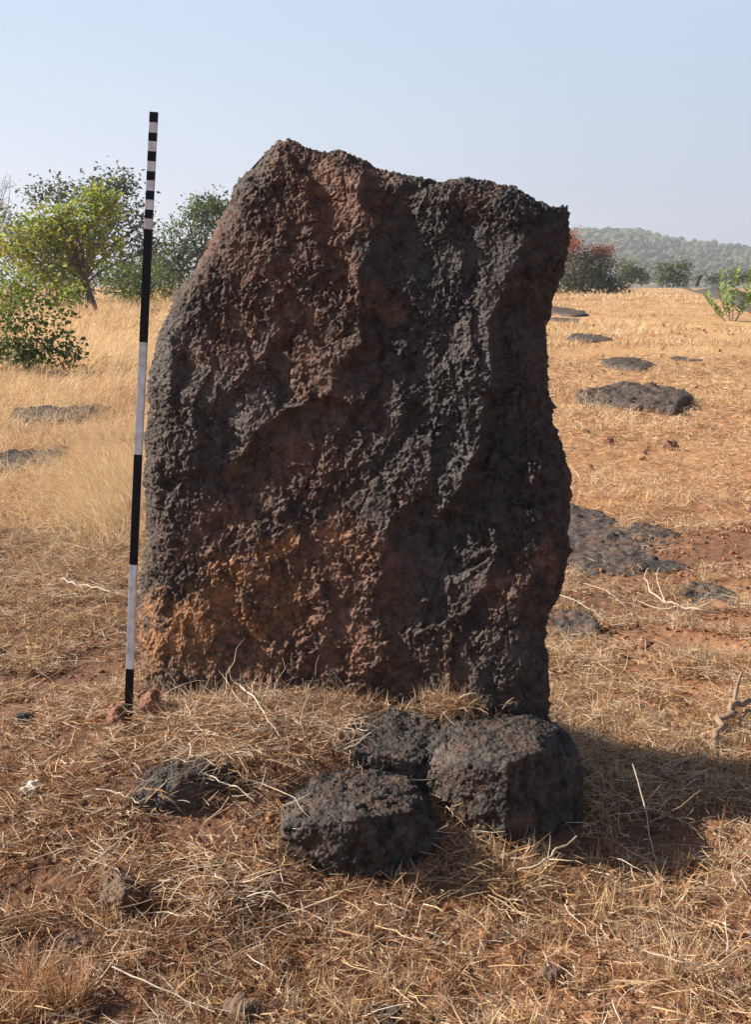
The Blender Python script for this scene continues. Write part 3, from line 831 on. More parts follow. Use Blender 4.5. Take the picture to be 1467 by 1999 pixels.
# pale dead leaf at left
def pale_leaf():
    g = ground(62, 1565); g[2] += 0.035
    n = 12
    u, w = np.meshgrid(np.linspace(-1, 1, n), np.linspace(-1, 1, 7))
    wid = (1 - np.abs(u) ** 2.2) * 0.014
    v = np.stack([u * 0.034, w * wid, 0.012 * (1 - u ** 2) + 0.010 * w * w * np.sin(u * 3) + 0.006 * np.sin(u * 9 + w * 2)], -1).reshape(-1, 3)
    o = link('dead_leaf', mesh_np('dead_leaf', v, grid_faces(n, 7), True), M_PAPER, loc=g)
    o.rotation_euler = (R(40), R(-8), R(12))
    so = o.modifiers.new('s', 'SOLIDIFY'); so.thickness = 0.0012
    tag(o, 'crumpled pale dead leaf lying on brown grass near the left edge', 'leaf')
pale_leaf()

# ------------------------------------------------------------------ grass blades
def blades(base, az, lean, length, width, curl, col, seg=3, flat=None):
    """strips: base (n,3), azimuth, lean from vertical at the root, extra bend along the blade"""
    n = len(base)
    t = np.linspace(0, 1, seg + 1)
    ang = lean[:, None] + curl[:, None] * (t[None] - 0.0)
    ds = (length / seg)[:, None]
    hx = np.concatenate([np.zeros((n, 1)), np.cumsum(np.sin(ang[:, :-1] + 0.5 * curl[:, None] / seg) * ds, 1)], 1)
    hz = np.concatenate([np.zeros((n, 1)), np.cumsum(np.cos(ang[:, :-1] + 0.5 * curl[:, None] / seg) * ds, 1)], 1)
    wob = rng.normal(0, 0.035, (n, seg + 1)) * length[:, None]; wob[:, 0] = 0
    ca, sa = np.cos(az)[:, None], np.sin(az)[:, None]
    c = np.stack([base[:, 0:1] + ca * hx - sa * wob, base[:, 1:2] + sa * hx + ca * wob, base[:, 2:3] + hz], -1)
    tw = rng.uniform(0, math.pi, n)
    # width direction: sideways mixed with the up vector so that strips face many ways
    wd = np.stack([-np.sin(az) * np.cos(tw), np.cos(az) * np.cos(tw), np.sin(tw)], 1)
    taper = (1 - t ** 2.2 * 0.8)[None, :, None]
    o = wd[:, None] * (width[:, None, None] * 0.5) * taper
    V = np.stack([c - o, c + o], 2).reshape(n, -1, 3)
    k = np.arange(seg)
    f = np.stack([2 * k, 2 * k + 1, 2 * k + 3, 2 * k + 2], -1)
    Fc = (f[None] + (np.arange(n) * 2 * (seg + 1))[:, None, None]).reshape(-1, 4)
    C = np.repeat(col, 2 * (seg + 1), 0)
    return V.reshape(-1, 3), Fc, C

def join(parts):
    v, f, c, n = [], [], [], 0
    for a, b, d in parts:
        v.append(a); f.append(b + n); c.append(d); n += len(a)
    return np.concatenate(v), np.concatenate(f), np.concatenate(c)

PAL = {
    'straw': np.array([[0.71, 0.51, 0.30], [0.63, 0.43, 0.235], [0.76, 0.59, 0.38], [0.57, 0.36, 0.18]]),
    'rust': np.array([[0.45, 0.235, 0.120], [0.36, 0.175, 0.088], [0.53, 0.30, 0.160], [0.28, 0.135, 0.070]]),
    'grey': np.array([[0.72, 0.60, 0.46], [0.80, 0.70, 0.57], [0.52, 0.41, 0.30], [0.64, 0.50, 0.36]]),
    'blond': np.array([[0.80, 0.61, 0.35], [0.74, 0.53, 0.27], [0.84, 0.68, 0.44], [0.67, 0.45, 0.22]]),
    'brown': np.array([[0.20, 0.105, 0.060], [0.14, 0.075, 0.045], [0.28, 0.155, 0.09], [0.17, 0.10, 0.06]]),
}
def pick(n, w):
    """w: dict palette -> weight array or scalar"""
    keys = list(w)
    ww = np.stack([np.broadcast_to(np.asarray(w[k], float), (n,)) for k in keys], 1)
    cs = np.cumsum(ww, 1) / ww.sum(1, keepdims=True)
    i = (rng.random((n, 1)) > cs).sum(1).clip(0, len(keys) - 1)
    allp = np.stack([PAL[k] for k in keys])
    return allp[i, rng.integers(0, 4, n)] * rng.uniform(0.8, 1.15, (n, 1))

# bare earth in photograph pixels (cx, cy, rx, ry, strength)
BARE = [(1250, 1100, 210, 75, 1.0), (1420, 1090, 110, 60, .95), (1200, 1180, 160, 32, .97), (1400, 1170, 110, 30, .8), (1290, 1650, 170, 55, 1.0), (1400, 1600, 90, 35, .97), (1150, 900, 200, 18, .4), (1330, 880, 120, 20, .4), (1320, 690, 160, 20, .3), (1420, 640, 90, 16, .7),
        (900, 1930, 120, 60, .55), (1180, 1960, 130, 60, .65), (1050, 1870, 140, 60, .35), (1360, 1230, 90, 22, .2), (1100, 590, 300, 14, .15)]
def project(p):
    r = p - np.array([0, 0, CAM_H])
    d = r[:, 1] * CT - r[:, 2] * ST
    u = r[:, 1] * ST + r[:, 2] * CT
    return W0 / 2 + F0 * r[:, 0] / d, H0 / 2 - F0 * u / d

def scatter(y0, y1, dens, margin=0.7):
    """uniform points inside the view wedge plus a margin at both sides"""
    area = 0.5 * (y1 ** 2 - y0 ** 2) * 0.64 + 2 * margin * (y1 - y0)
    n = int(area * dens)
    y = np.sqrt(rng.uniform(0, 1, n * 2) * (y1 ** 2 - y0 ** 2) + y0 ** 2)
    m = rng.random(n * 2) < (0.64 * y + 2 * margin) / (0.64 * y1 + 2 * margin) / (y / y1).clip(0.2)
    y = np.sqrt(rng.uniform(y0 ** 2, y1 ** 2, n))
    hw = 0.32 * y + margin
    x = rng.uniform(-1, 1, n) * hw
    return x, y

def keep_mask(x, y, bare=True, foot=True, stone=True):
    k = np.ones(len(x), bool)
    if foot:
        for (cx, cy, rx, ry) in FOOT:
            k &= ((x - cx) / max(rx, .01)) ** 2 + ((y - cy) / max(ry, .01)) ** 2 > 1
    if stone:
        yy = 3.56 - 0.335 * ((x / 3.4 * F0 + W0 / 2) - 285) / 780
        k &= ~((x > -0.64) & (x < 0.47) & (y > yy - 0.13) & (y < yy + 0.2))
    if bare:
        p = np.stack([x, y, terrain0(x, y)], 1)
        u, w = project(p)
        b = np.zeros(len(x))
        jx = 60 * fbm(p / 0.35, 2, 401); jy = 18 * fbm(p / 0.35, 2, 402)
        for cx, cy, rx, ry, a in BARE:
            b = np.maximum(b, a * np.exp(-(((u + jx - cx) / rx) ** 2 + ((w + jy - cy) / ry) ** 2) ** 1.6))
        k &= rng.random(len(x)) > b
        k &= ~((y > 25) & (u > np.interp(w, [556, 561, 566, 577, 590, 612, 640], [1290, 1312, 1335, 1368, 1400, 1445, 1510]) - 14))
    return k

def near_grass():
    parts = []
    # stubble tufts
    gap = lambda x, y: fbm(np.stack([x, y, 0 * x], 1) / 0.16, 3, 501) + 0.7 * fbm(np.stack([x, y, 0 * x], 1) / 0.7, 2, 503)
    x, y = scatter(1.45, 7.0, 1250, 0.8)
    k = keep_mask(x, y) & (gap(x, y) > -0.32 + 0.2 * rng.random(len(x)))
    x, y = x[k], y[k]
    n = len(x); m = 11
    mound = np.exp(-((x + .25) / .75) ** 4 - ((y - 3.1) / .5) ** 4)
    leftness = sstep(0.35, -0.5, x)
    th = rng.uniform(0.022, 0.072, n) * (1 + 0.5 * (rng.random(n) < 0.12)) * (1 - .2 * leftness) * (1 - .4 * mound)
    col0 = pick(n, {'straw': 0.9 * (1 - .5 * leftness) + .3 * sstep(3.6, 5, y), 'rust': 0.35 + 0.9 * mound + 0.5 * leftness, 'grey': 0.30, 'blond': 0.35 * sstep(4, 6, y) + .1, 'brown': 0.10 + .25 * leftness * sstep(4.8, 3.5, y)})
    idx = np.repeat(np.arange(n), m)
    bx = x[idx] + rng.normal(0, 0.011, n * m); by = y[idx] + rng.normal(0, 0.011, n * m)
    bz = terrain(bx, by) - 0.004
    N = n * m
    col = col0[idx] * rng.uniform(0.75, 1.2, (N, 1))
    parts.append(blades(np.stack([bx, by, bz], 1), rng.uniform(0, 6.283, N), np.abs(rng.normal(0.35, 0.40, N)), th[idx] * rng.uniform(0.5, 1.25, N),
                        rng.uniform(0.0014, 0.0032, N), rng.normal(0.2, 0.4, N), col, 2))
    # broken straw and leaf flakes lying on the soil
    for (d, l0, l1, w0, w1, seg, key) in ((13000, 0.012, 0.045, 0.0014, 0.0034, 2, 0), (4300, 0.04, 0.11, 0.0014, 0.0030, 3, 1), (230, 0.11, 0.26, 0.0016, 0.0030, 5, 2), (900, 0.012, 0.034, 0.005, 0.011, 2, 3)):
        x, y = scatter(1.45, 6.8, d, 0.6)
        k = keep_mask(x, y) & (gap(x, y) > (-0.48 if key != 2 else -0.6) + 0.3 * rng.random(len(x)))
        x, y = x[k], y[k]; n = len(x)
        mound = np.exp(-((x + .25) / .75) ** 4 - ((y - 3.1) / .5) ** 4)
        leftness = sstep(0.35, -0.5, x)
        z = terrain(x, y) + rng.uniform(0.0, 0.030, n) * (1 + .6 * mound) * (1 if key != 3 else .4)
        if key == 0:
            col = pick(n, {'rust': .55 + .5 * mound, 'brown': .30 + .55 * leftness, 'straw': .42, 'grey': .16})
        elif key == 3:
            col = pick(n, {'rust': .5, 'brown': .8, 'grey': .22})
        else:
            col = pick(n, {'straw': .6 * (1 - .4 * leftness), 'grey': .5 + .5 * mound, 'blond': .3 * (1 - .5 * leftness), 'rust': .35 + .3 * leftness, 'brown': .10 + .18 * leftness})
        parts.append(blades(np.stack([x, y, z], 1), rng.uniform(0, 6.283, n), rng.normal(1.42, 0.17, n), rng.uniform(l0, l1, n), rng.uniform(w0, w1, n), rng.normal(0.06, 0.28, n), col, seg))
    v, f, c = join(parts)
    o = link('dry_grass', mesh_np('dry_grass', v, f, False, cols=c), M_GRASS)
    tag(o, 'short dry brown grass stubble and straw litter covering the foreground soil', 'grass', kind='stuff')
near_grass()

def mid_grass():
    parts = []
    for (y0, y1, d, m, hs, wl, sp) in ((6.5, 12, 210, 9, (0.05, 0.16), (0.002, 0.004), 0.03), (11, 24, 75, 9, (0.08, 0.22), (0.004, 0.008), 0.07), (22, 60, 15, 8, (0.12, 0.30), (0.010, 0.020), 0.16), (55, 140, 2.0, 7, (0.2, 0.4), (0.03, 0.06), 0.4)):
        x, y = scatter(y0, y1, d, 1.0 + y0 * 0.03)
        p = np.stack([x, y, 0 * x], 1)
        den = fbm(p / (0.12 * y0), 3, 601)
        k = keep_mask(x, y) & (den > -0.30 + 0.16 * (x > 0) + 0.3 * rng.random(len(x)))
        x, y, den = x[k], y[k], den[k]
        n = len(x); N = n * m
        leftness = sstep(0.0, -0.10, x / y)
        h = rng.uniform(*hs, n) * (0.62 + 0.8 * leftness) * (0.75 + 0.6 * sstep(0, .5, den))
        pat = sstep(-.15, .35, fbm(p[k] / (0.16 * y0), 3, 611))
        col0 = pick(n, {'blond': .25 + .9 * (1 - pat) + .3 * leftness, 'straw': .8, 'rust': .1 + .7 * pat * (1 - leftness), 'grey': .2})
        idx = np.repeat(np.arange(n), m)
        bx = x[idx] + rng.normal(0, sp, N); by = y[idx] + rng.normal(0, sp, N)
        parts.append(blades(np.stack([bx, by, terrain(bx, by) - 0.01], 1), rng.normal(0.2, 1.6, N), np.abs(rng.normal(0.35, 0.35, N)), h[idx] * rng.uniform(.5, 1.2, N),
                            rng.uniform(*wl, N), rng.normal(0.6, 0.6, N), col0[idx] * rng.uniform(.8, 1.15, (N, 1)), 3))
    for (y0, y1, d, l, w) in ((6.6, 11, 1500, (.03, .10), (.002, .0045)), (10.5, 20, 420, (.05, .16), (.004, .008))):
        x, y = scatter(y0, y1, d, 1.0)
        k = keep_mask(x, y); x, y = x[k], y[k]; n = len(x)
        parts.append(blades(np.stack([x, y, terrain(x, y) + rng.uniform(0, .03, n)], 1), rng.uniform(0, 6.283, n), rng.normal(1.38, .2, n), rng.uniform(*l, n), rng.uniform(*w, n), rng.normal(.06, .3, n), pick(n, {'straw': .8, 'rust': .6, 'brown': .35, 'grey': .3, 'blond': .3}), 2))
    v, f, c = join(parts)
    o = link('pale_field_grass', mesh_np('pale_field_grass', v, f, False, cols=c), M_GRASS)
    tag(o, 'pale golden dry grass spread over the field behind the standing stone', 'grass', kind='stuff')
mid_grass()

def tall_grass():
    parts = []
    def patch(cx, cy, rx, ry, n, l, w, az, spread, wts):
        u = rng.normal(cx, rx, n); q = rng.normal(cy, ry, n)
        q = np.clip(q, 600, 1300)
        G = np.array([ground(a, b) for a, b in zip(u[::12], q[::12])])
        G = np.repeat(G, 12, 0)[:n]
        x = G[:, 0] + rng.normal(0, .05, len(G)) * G[:, 1] / 5; y = G[:, 1] + rng.normal(0, .08, len(G)) * G[:, 1] / 5
        n = len(x)
        parts.append(blades(np.stack([x, y, terrain(x, y) - 0.01], 1), rng.normal(az, spread, n), np.abs(rng.normal(0.5, 0.25, n)), rng.uniform(*l, n), rng.uniform(*w, n), rng.normal(.9, .5, n), pick(n, wts), 5))
    bl = {'blond': 1, 'straw': .35}
    patch(225, 940, 42, 55, 5200, (.18, .42), (.0012, .0024), 2.7, 0.7, bl)
    patch(150, 985, 80, 40, 3200, (.12, .30), (.0012, .0024), 2.9, 0.9, bl)
    patch(90, 858, 90, 10, 900, (.15, .34), (.0018, .003), 2.9, 0.9, {'blond': .6, 'straw': .8, 'grey': .3})
    patch(60, 790, 90, 20, 2400, (.15, .35), (.002, .0035), 0.4, 1.2, bl)
    patch(220, 700, 60, 35, 3600, (.25, .55), (.004, .008), 0.3, 1.0, bl)
    patch(230, 790, 40, 20, 1600, (.2, .4), (.003, .005), 0.3, 1.0, {'straw': 1, 'rust': .5})
    patch(260, 640, 60, 14, 1500, (.3, .7), (.008, .014), 0.3, 1.2, {'straw': 1, 'rust': .4, 'blond': .6})
    v, f, c = join(parts)
    o = link('tall_dry_grass', mesh_np('tall_dry_grass', v, f, False, cols=c), M_GRASS)
    tag(o, 'long pale blond grass leaning over, behind the rod at left', 'grass', kind='stuff')
tall_grass()

def mound_straw():
    """loose dead weeds piled against the foot of the stone"""
    parts = []
    def heap(n, pxr, pyr, Yf, l, w, wts, leanm=1.0):
        u = rng.uniform(*pxr, n); q = rng.uniform(*pyr, n)
        x = (u - W0 / 2) / F0 * 3.2
        y = Yf(u) + rng.normal(0, 0.035, n)
        z = terrain(x, y) + rng.uniform(0, .05, n)
        parts.append(blades(np.stack([x, y, z], 1), rng.uniform(0, 6.283, n), np.abs(rng.normal(leanm, .4, n)), rng.uniform(*l, n), rng.uniform(*w, n), rng.normal(.5, .8, n), pick(n, wts), 5))
    front = lambda u: 3.56 - 0.335 * (u - 285) / 780 - 0.17
    heap(2600, (250, 830), (0, 1), front, (.02, .060), (.0014, .0030), {'rust': 1.2, 'grey': .6, 'straw': .3, 'brown': .3}, 1.1)
    heap(1800, (220, 720), (0, 1), lambda u: front(u) - .09, (.03, .11), (.0013, .0026), {'rust': 1, 'grey': .8, 'brown': .3}, 1.25)
    heap(1500, (250, 700), (0, 1), lambda u: front(u) - .2, (.03, .12), (.0013, .0026), {'rust': .8, 'grey': .8, 'straw': .3}, 1.3)
    heap(160, (240, 700), (0, 1), lambda u: front(u) - .12, (.10, .22), (.0012, .002), {'grey': 1}, 1.2)
    for (cx, cy, sx, sy, n, zz) in ((420, 1470, 50, 20, 300, .06), (300, 1530, 50, 30, 40, .06), (430, 1720, 60, 40, 420, .05), (225, 1690, 40, 20, 90, .06)):
        G = np.array([G_(a, b, zz) for a, b in zip(rng.normal(cx, sx, n), rng.normal(cy, sy, n))])
        parts.append(blades(G + np.array([0, 0, .045]), rng.uniform(0, 6.283, n), rng.normal(1.5, .25, n), rng.uniform(.03, .12, n), rng.uniform(.0013, .0026, n), rng.normal(.25, .3, n), pick(n, {'rust': .8, 'grey': .8, 'straw': .4}), 4))
    # tuft between the largest boulder and the stone
    n = 900
    u = rng.normal(892, 36, n); y = rng.normal(3.135, .02, n)
    x = (u - W0 / 2) / F0 * 3.1
    parts.append(blades(np.stack([x, y, np.full(n, .015) + rng.uniform(-.02, .03, n)], 1), rng.uniform(0, 6.283, n), np.abs(rng.normal(.9, .4, n)), rng.uniform(.03, .09, n), rng.uniform(.0012, .0024, n), rng.normal(.6, .8, n), pick(n, {'rust': .7, 'straw': .7, 'grey': .3}), 4))
    v, f, c = join(parts)
    o = link('straw_heap', mesh_np('straw_heap', v, f, False, cols=c), M_GRASS)
    tag(o, 'tangle of dead straw and rusty weeds heaped along the foot of the stone', 'straw', kind='stuff')
mound_straw()

def tuft(px, py, n, l, w, wts, label, name='grass_tuft', cat='grass tuft', spread=0.02, lean=0.25, green=None, group=None):
    g = ground(px, py)
    x = rng.normal(0, spread, n); y = rng.normal(0, spread, n)
    z = terrain(x + g[0], y + g[1]) - g[2] - 0.004
    col = pick(n, wts) if green is None else np.array(green) * rng.uniform(.7, 1.3, (n, 1))
    v, f, c = blades(np.stack([x, y, z], 1), np.arctan2(y, x) + rng.normal(0, .6, n), np.abs(rng.normal(lean, .18, n)), rng.uniform(*l, n), rng.uniform(*w, n), rng.normal(.25, .3, n), col, 4)
    o = link(name, mesh_np(name, v, f, False, cols=c), M_GRASS if green is None else M_LEAF, loc=g)
    tag(o, label, cat, group)
tuft(128, 1955, 260, (.05, .11), (.0013, .0026), {'rust': 1, 'straw': .35}, 'tall upright orange grass tuft, tallest at the lower left', spread=.018)
tuft(62, 1925, 160, (.04, .09), (.0013, .0026), {'rust': 1, 'straw': .5}, 'orange grass tuft left of the tallest tuft', spread=.02)
tuft(25, 1975, 170, (.04, .09), (.0013, .0026), {'rust': 1, 'straw': .4}, 'orange grass tuft in the bottom left corner', spread=.02)
tuft(214, 1795, 110, (.03, .075), (.0013, .0026), {'rust': .6, 'straw': .8}, 'small golden tuft directly below the brown wedge rock', spread=.012)
tuft(708, 1925, 120, (.03, .06), (.0013, .0024), {'rust': 1}, 'small brown tuft in the lower middle, below the pyramid stone', spread=.016)
tuft(1330, 1900, 130, (.06, .14), (.0013, .0024), {'straw': 1, 'grey': .4}, 'straw tuft with long stems at the lower right', spread=.02, lean=.5)
tuft(1010, 1700, 160, (.04, .11), (.0016, .0034), {'rust': .8, 'grey': .7, 'straw': .4}, 'reddish weed clump in front of the largest boulder', spread=.035, lean=.7)
for (px, py, n, lab) in ((545, 1655, 40, 'green weed sprout at the left side of the front boulder'), (805, 1705, 40, 'green weed sprout in the shade between the two front boulders'), (190, 1775, 36, 'green weed sprout left of the brown wedge rock'), (830, 1990, 30, 'green weed sprout at the bottom edge of the picture'), (930, 1925, 22, 'pale green weed sprout beside the small orange stone')):
    tuft(px, py, n, (.015, .04), (.0016, .003), {}, lab, 'green_weed', 'weed', .014, .5, green=(0.15, 0.20, 0.06))

# soil clods and gravel
def clods():
    bm = bmesh.new(); bmesh.ops.create_icosphere(bm, subdivisions=2, radius=1)
    sv = np.array([q.co[:] for q in bm.verts]); sf = np.array([[w.index for w in q.verts] for q in bm.faces]); bm.free()
    x, y = scatter(1.5, 7, 420, .6); x2, y2 = scatter(6.8, 30, 5, 1.5)
    r = np.r_[0.0025 + 0.010 * rng.random(len(x)) ** 3.5, 0.006 + 0.028 * rng.random(len(x2)) ** 4]
    x, y = np.r_[x, x2], np.r_[y, y2]
    k = keep_mask(x, y, bare=False); x, y, r = x[k], y[k], r[k]; n = len(x)
    V = sv[None] * r[:, None, None] * rng.uniform(.65, 1.2, (n, 1, 3))
    V = V * (1 + .5 * vnoise(np.repeat(np.stack([x, y, 0 * x], 1) * 50, len(sv), 0) + np.tile(sv * 1.3, (n, 1)), 3).reshape(n, -1, 1))
    V = V + np.stack([x, y, terrain(x, y) + r * .4], 1)[:, None]
    base = np.array([[.26, .115, .055], [.33, .155, .075], [.17, .085, .05], [.10, .062, .045]])
    c = base[rng.integers(0, 4, n)]
    f = (sf[None] + (np.arange(n) * len(sv))[:, None, None]).reshape(-1, 3)
    t = NT('clod'); m = t.done(t.bsdf(t.attr('Col').outputs['Color'], .95, .1))
    o = link('gravel', mesh_np('gravel', V.reshape(-1, 3), f, True, cols=np.repeat(c, len(sv), 0)), m)
    tag(o, 'orange laterite gravel and soil crumbs scattered over the ground', 'gravel', kind='stuff')
clods()

# ------------------------------------------------------------------ trees and bushes
def leaves_np(centers, size, cols, droop=0.3, aspect=0.5):
    """folded kite leaves"""
    n = len(centers)
    az = rng.uniform(0, 6.283, n); el = rng.normal(-droop, .55, n)
    d = np.stack([np.cos(az) * np.cos(el), np.sin(az) * np.cos(el), np.sin(el)], 1)
    s = np.cross(d, rng.normal(0, 1, (n, 3)) * .6 + np.array([0, 0, 1])); s /= np.linalg.norm(s, axis=1, keepdims=True)
    nrm = np.cross(s, d)
    L = size[:, None]
    a = centers; m = centers + d * L * .45; e = centers + d * L
    V = np.stack([a, m + s * L * aspect * .5 + nrm * L * .08, e, m - s * L * aspect * .5 + nrm * L * .08], 1)
    f = np.array([[0, 1, 2], [0, 2, 3]])
    F = (f[None] + (np.arange(n) * 4)[:, None, None]).reshape(-1, 3)
    return V.reshape(-1, 3), F, np.repeat(cols, 4, 0)

def woody(name, label, cat, base_px, Y, ells, nclus, nleaf, lsize, pal, trunk_r, limbs=10, crown_name='crown', stems=1, pal_fn=None, clus_r=0.28, mat=None, twig=0.5, trunk_h=0.45, aspect=.55, group=None, sway=0.0):
    """tree or bush. ells: crown ellipses in photograph pixels (cx, cy, rx, ry, weight), built at distance Y with real depth"""
    g = ground(*base_px) if Y is None else at(base_px[0], base_px[1], Y)
    Y = g[1]
    e = empty(name, g)
    tag(e, label, cat, group)
    sc = Y / F0
    w = np.array([q[4] for q in ells], float); w /= w.sum()
    which = rng.choice(len(ells), nclus, p=w)
    E = np.array(ells, float)[which]
    u = rng.normal(0, 1, (nclus, 3)); u /= np.linalg.norm(u, axis=1, keepdims=True)
    rad = rng.random(nclus) ** (1 / 2.4)
    u = u * rad[:, None]
    cpx, cpy = E[:, 0] + u[:, 0] * E[:, 2], E[:, 1] + u[:, 2] * -E[:, 3]
    C = at(cpx, cpy, Y) + np.stack([np.zeros(nclus), u[:, 1] * (E[:, 2] + E[:, 3]) / 2 * sc, np.zeros(nclus)], 1)
    C[:, 2] = np.maximum(C[:, 2], g[2] + 0.12)
    # limbs
    t = Tubes()
    hub = []
    H = max(C[:, 2].max() - g[2], .3)
    for s in range(stems):
        off = np.array([rng.normal(0, .10), rng.normal(0, .10), 0]) * (1 if stems > 1 else 0) * H * .3
        b0 = g + off * .4 + np.array([0, 0, -.1])
        tgt = C[rng.integers(nclus)] if stems > 1 else C.mean(0)
        top = g + (tgt - g) * np.array([.5, .5, 0]) + np.array([0, 0, H * trunk_h * rng.uniform(.9, 1.1)])
        mid = (b0 + top) / 2 + rng.normal(0, .025 * H, 3) * np.array([1, 1, .2])
        q = smooth_path([b0, mid, top], 9)
        r = trunk_r / math.sqrt(stems)
        t.add(q, np.linspace(r * 1.25, r * .7, 9), 7)
        hub.append((q, r))
    for k in range(limbs):
        q, r = hub[k % stems]
        i = rng.integers(4, 9)
        s0 = q[i]
        tg = C[rng.integers(nclus)]
        mid = (s0 + tg) / 2 + rng.normal(0, .07 * H, 3)
        p = smooth_path([s0, mid, tg], 9)
        t.add(p, np.linspace(r * .55, r * .10, 9), 5)
        for j in range(int(3 * twig * 2)):
            a = p[rng.integers(3, 8)]
            d = np.linalg.norm(C - a, axis=1); cand = np.argsort(d)[:max(6, nclus // 6)]
            tg2 = C[rng.choice(cand)]
            p2 = smooth_path([a, (a + tg2) / 2 + rng.normal(0, .04 * H, 3), tg2], 6)
            t.add(p2, np.linspace(r * .20, r * .05, 6), 4)
    link('trunk' if stems == 1 else 'stems', t.mesh('trunk', g), mat or M_BARK, e)
    if nleaf:
        cnt = rng.integers(max(2, nleaf // 2), nleaf * 3 // 2, nclus)
        idx = np.repeat(np.arange(nclus), cnt); N = len(idx)
        P = C[idx] + rng.normal(0, clus_r, (N, 3)) * np.array([1, 1, .8])
        P[:, 2] = np.maximum(P[:, 2], g[2] + .03)
        pal = np.array(pal)
        if pal_fn is None: cc = pal[rng.integers(0, len(pal), nclus)]
        else: cc = pal_fn(cpx, cpy)
        col = cc[idx] * rng.uniform(.7, 1.3, (N, 1))
        v, f, c = leaves_np(P, rng.uniform(.6, 1.25, N) * lsize, col, aspect=aspect)
        link(crown_name, mesh_np(crown_name, v - g, f, False, cols=c), M_LEAF, e)
    return e

YG = [(.29, .35, .055), (.22, .28, .05), (.36, .39, .06), (.16, .21, .045), (.31, .26, .06)]
DG = [(.10, .125, .07), (.12, .14, .08), (.08, .10, .058), (.14, .145, .085)]
MG = [(.10, .155, .035), (.13, .18, .04), (.075, .115, .03), (.17, .19, .045)]

# trees behind at left
woody('tree', 'dark grey green open tree behind the rod, tallest of the left trees', 'tree', (175, 598), None,
      [(45, 440, 55, 50, 1.3), (100, 385, 55, 34, 1.4), (180, 368, 40, 30, 1), (240, 368, 34, 38, 1.2), (255, 430, 42, 60, 1.2), (170, 450, 90, 60, 1), (20, 480, 50, 50, .8), (285, 470, 30, 50, .6)],
      230, 17, .17, DG, .10, 22, clus_r=.24, trunk_h=.4)
woody('tree', 'yellow green broadleaf tree with a dark slanting trunk, in front of the grey green tree', 'tree', (192, 614), None,
      [(150, 440, 60, 50, 1.3), (200, 395, 45, 32, .9), (90, 450, 55, 45, 1.2), (110, 520, 60, 50, 1.2), (180, 490, 50, 40, .6), (45, 490, 50, 45, .9)],
      200, 20, .19, YG, .06, 16, clus_r=.22, trunk_h=.42)
woody('tree', 'bushy green tree between the rod and the sloping left edge of the stone', 'tree', (385, 590), None,
      [(395, 410, 45, 30, 1.2), (430, 430, 40, 45, 1), (360, 470, 50, 40, 1), (410, 510, 60, 50, 1), (340, 530, 35, 40, .7), (480, 480, 50, 60, .6)],
      190, 28, .17, MG + DG[:3], .09, 14, clus_r=.25, trunk_h=.4)
woody('shrub', 'bright green shrub low behind the rod, under the trees', 'shrub', (255, 596), None,
      [(235, 545, 40, 38, 1), (280, 535, 35, 45, 1), (265, 575, 40, 22, .8)], 60, 26, .14, MG, .03, 8, 'foliage', 3, clus_r=.20, trunk_h=.3)
woody('shrub', 'green shrub right of the rod, below the bushy tree', 'shrub', (325, 592), None,
      [(320, 540, 32, 40, 1), (345, 565, 32, 24, .8)], 46, 26, .14, MG + DG[:2], .03, 6, 'foliage', 3, clus_r=.20, trunk_h=.3)
woody('shrub', 'yellowish low shrub at the foot of the leaning tree trunk', 'shrub', (240, 606), None,
      [(250, 588, 34, 16, 1), (300, 585, 22, 14, .6)], 26, 16, .10, [(.24, .19, .05), (.18, .17, .05), (.30, .20, .08)], .02, 5, 'foliage', 3, clus_r=.12, trunk_h=.3)
woody('shrub', 'olive brown thicket at the left edge behind the near bush', 'shrub', (20, 600), None,
      [(20, 500, 55, 45, 1), (80, 530, 45, 45, 1), (-30, 520, 50, 60, 1), (60, 575, 60, 25, .7), (135, 570, 35, 25, .5)], 110, 22, .15, [(.12, .12, .04), (.09, .11, .035), (.15, .14, .05), (.07, .09, .03)], .05, 10, 'foliage', 4, clus_r=.24, trunk_h=.3)
woody('tree', 'dark green tree partly hidden low between the rod and the trunks', 'tree', (300, 585), 52,
      [(290, 520, 45, 40, 1), (230, 520, 50, 40, 1), (340, 500, 40, 40, 1), (160, 540, 60, 30, .8)], 110, 22, .2, DG, .08, 8, clus_r=.3, trunk_h=.3)
woody('bare_tree', 'leafless pale grey tree against the sky at the left edge', 'tree', (-20, 600), 48,
      [(10, 350, 34, 22, 1), (-20, 390, 40, 50, 1), (25, 385, 24, 30, .6)], 50, 0, .1, DG, .055, 16, mat=M_PALEBARK, twig=1.6, trunk_h=.5)
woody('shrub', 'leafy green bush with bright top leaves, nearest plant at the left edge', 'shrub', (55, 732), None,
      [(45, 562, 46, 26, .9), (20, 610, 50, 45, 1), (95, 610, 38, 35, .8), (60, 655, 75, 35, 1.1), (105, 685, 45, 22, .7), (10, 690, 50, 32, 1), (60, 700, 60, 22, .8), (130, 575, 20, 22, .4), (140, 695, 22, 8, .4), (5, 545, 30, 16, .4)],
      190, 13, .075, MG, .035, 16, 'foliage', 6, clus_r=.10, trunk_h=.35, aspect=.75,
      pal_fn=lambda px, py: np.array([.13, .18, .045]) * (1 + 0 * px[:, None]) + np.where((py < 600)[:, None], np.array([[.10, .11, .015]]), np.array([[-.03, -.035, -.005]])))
woody('weed', 'dark dry weed standing in pale grass beside the rod', 'weed', (268, 628), None, [(268, 620, 6, 8, 1), (298, 612, 10, 12, 1)], 14, 10, .06, [(.09, .06, .04), (.12, .09, .05)], .012, 5, 'foliage', 3, clus_r=.06, trunk_h=.4)

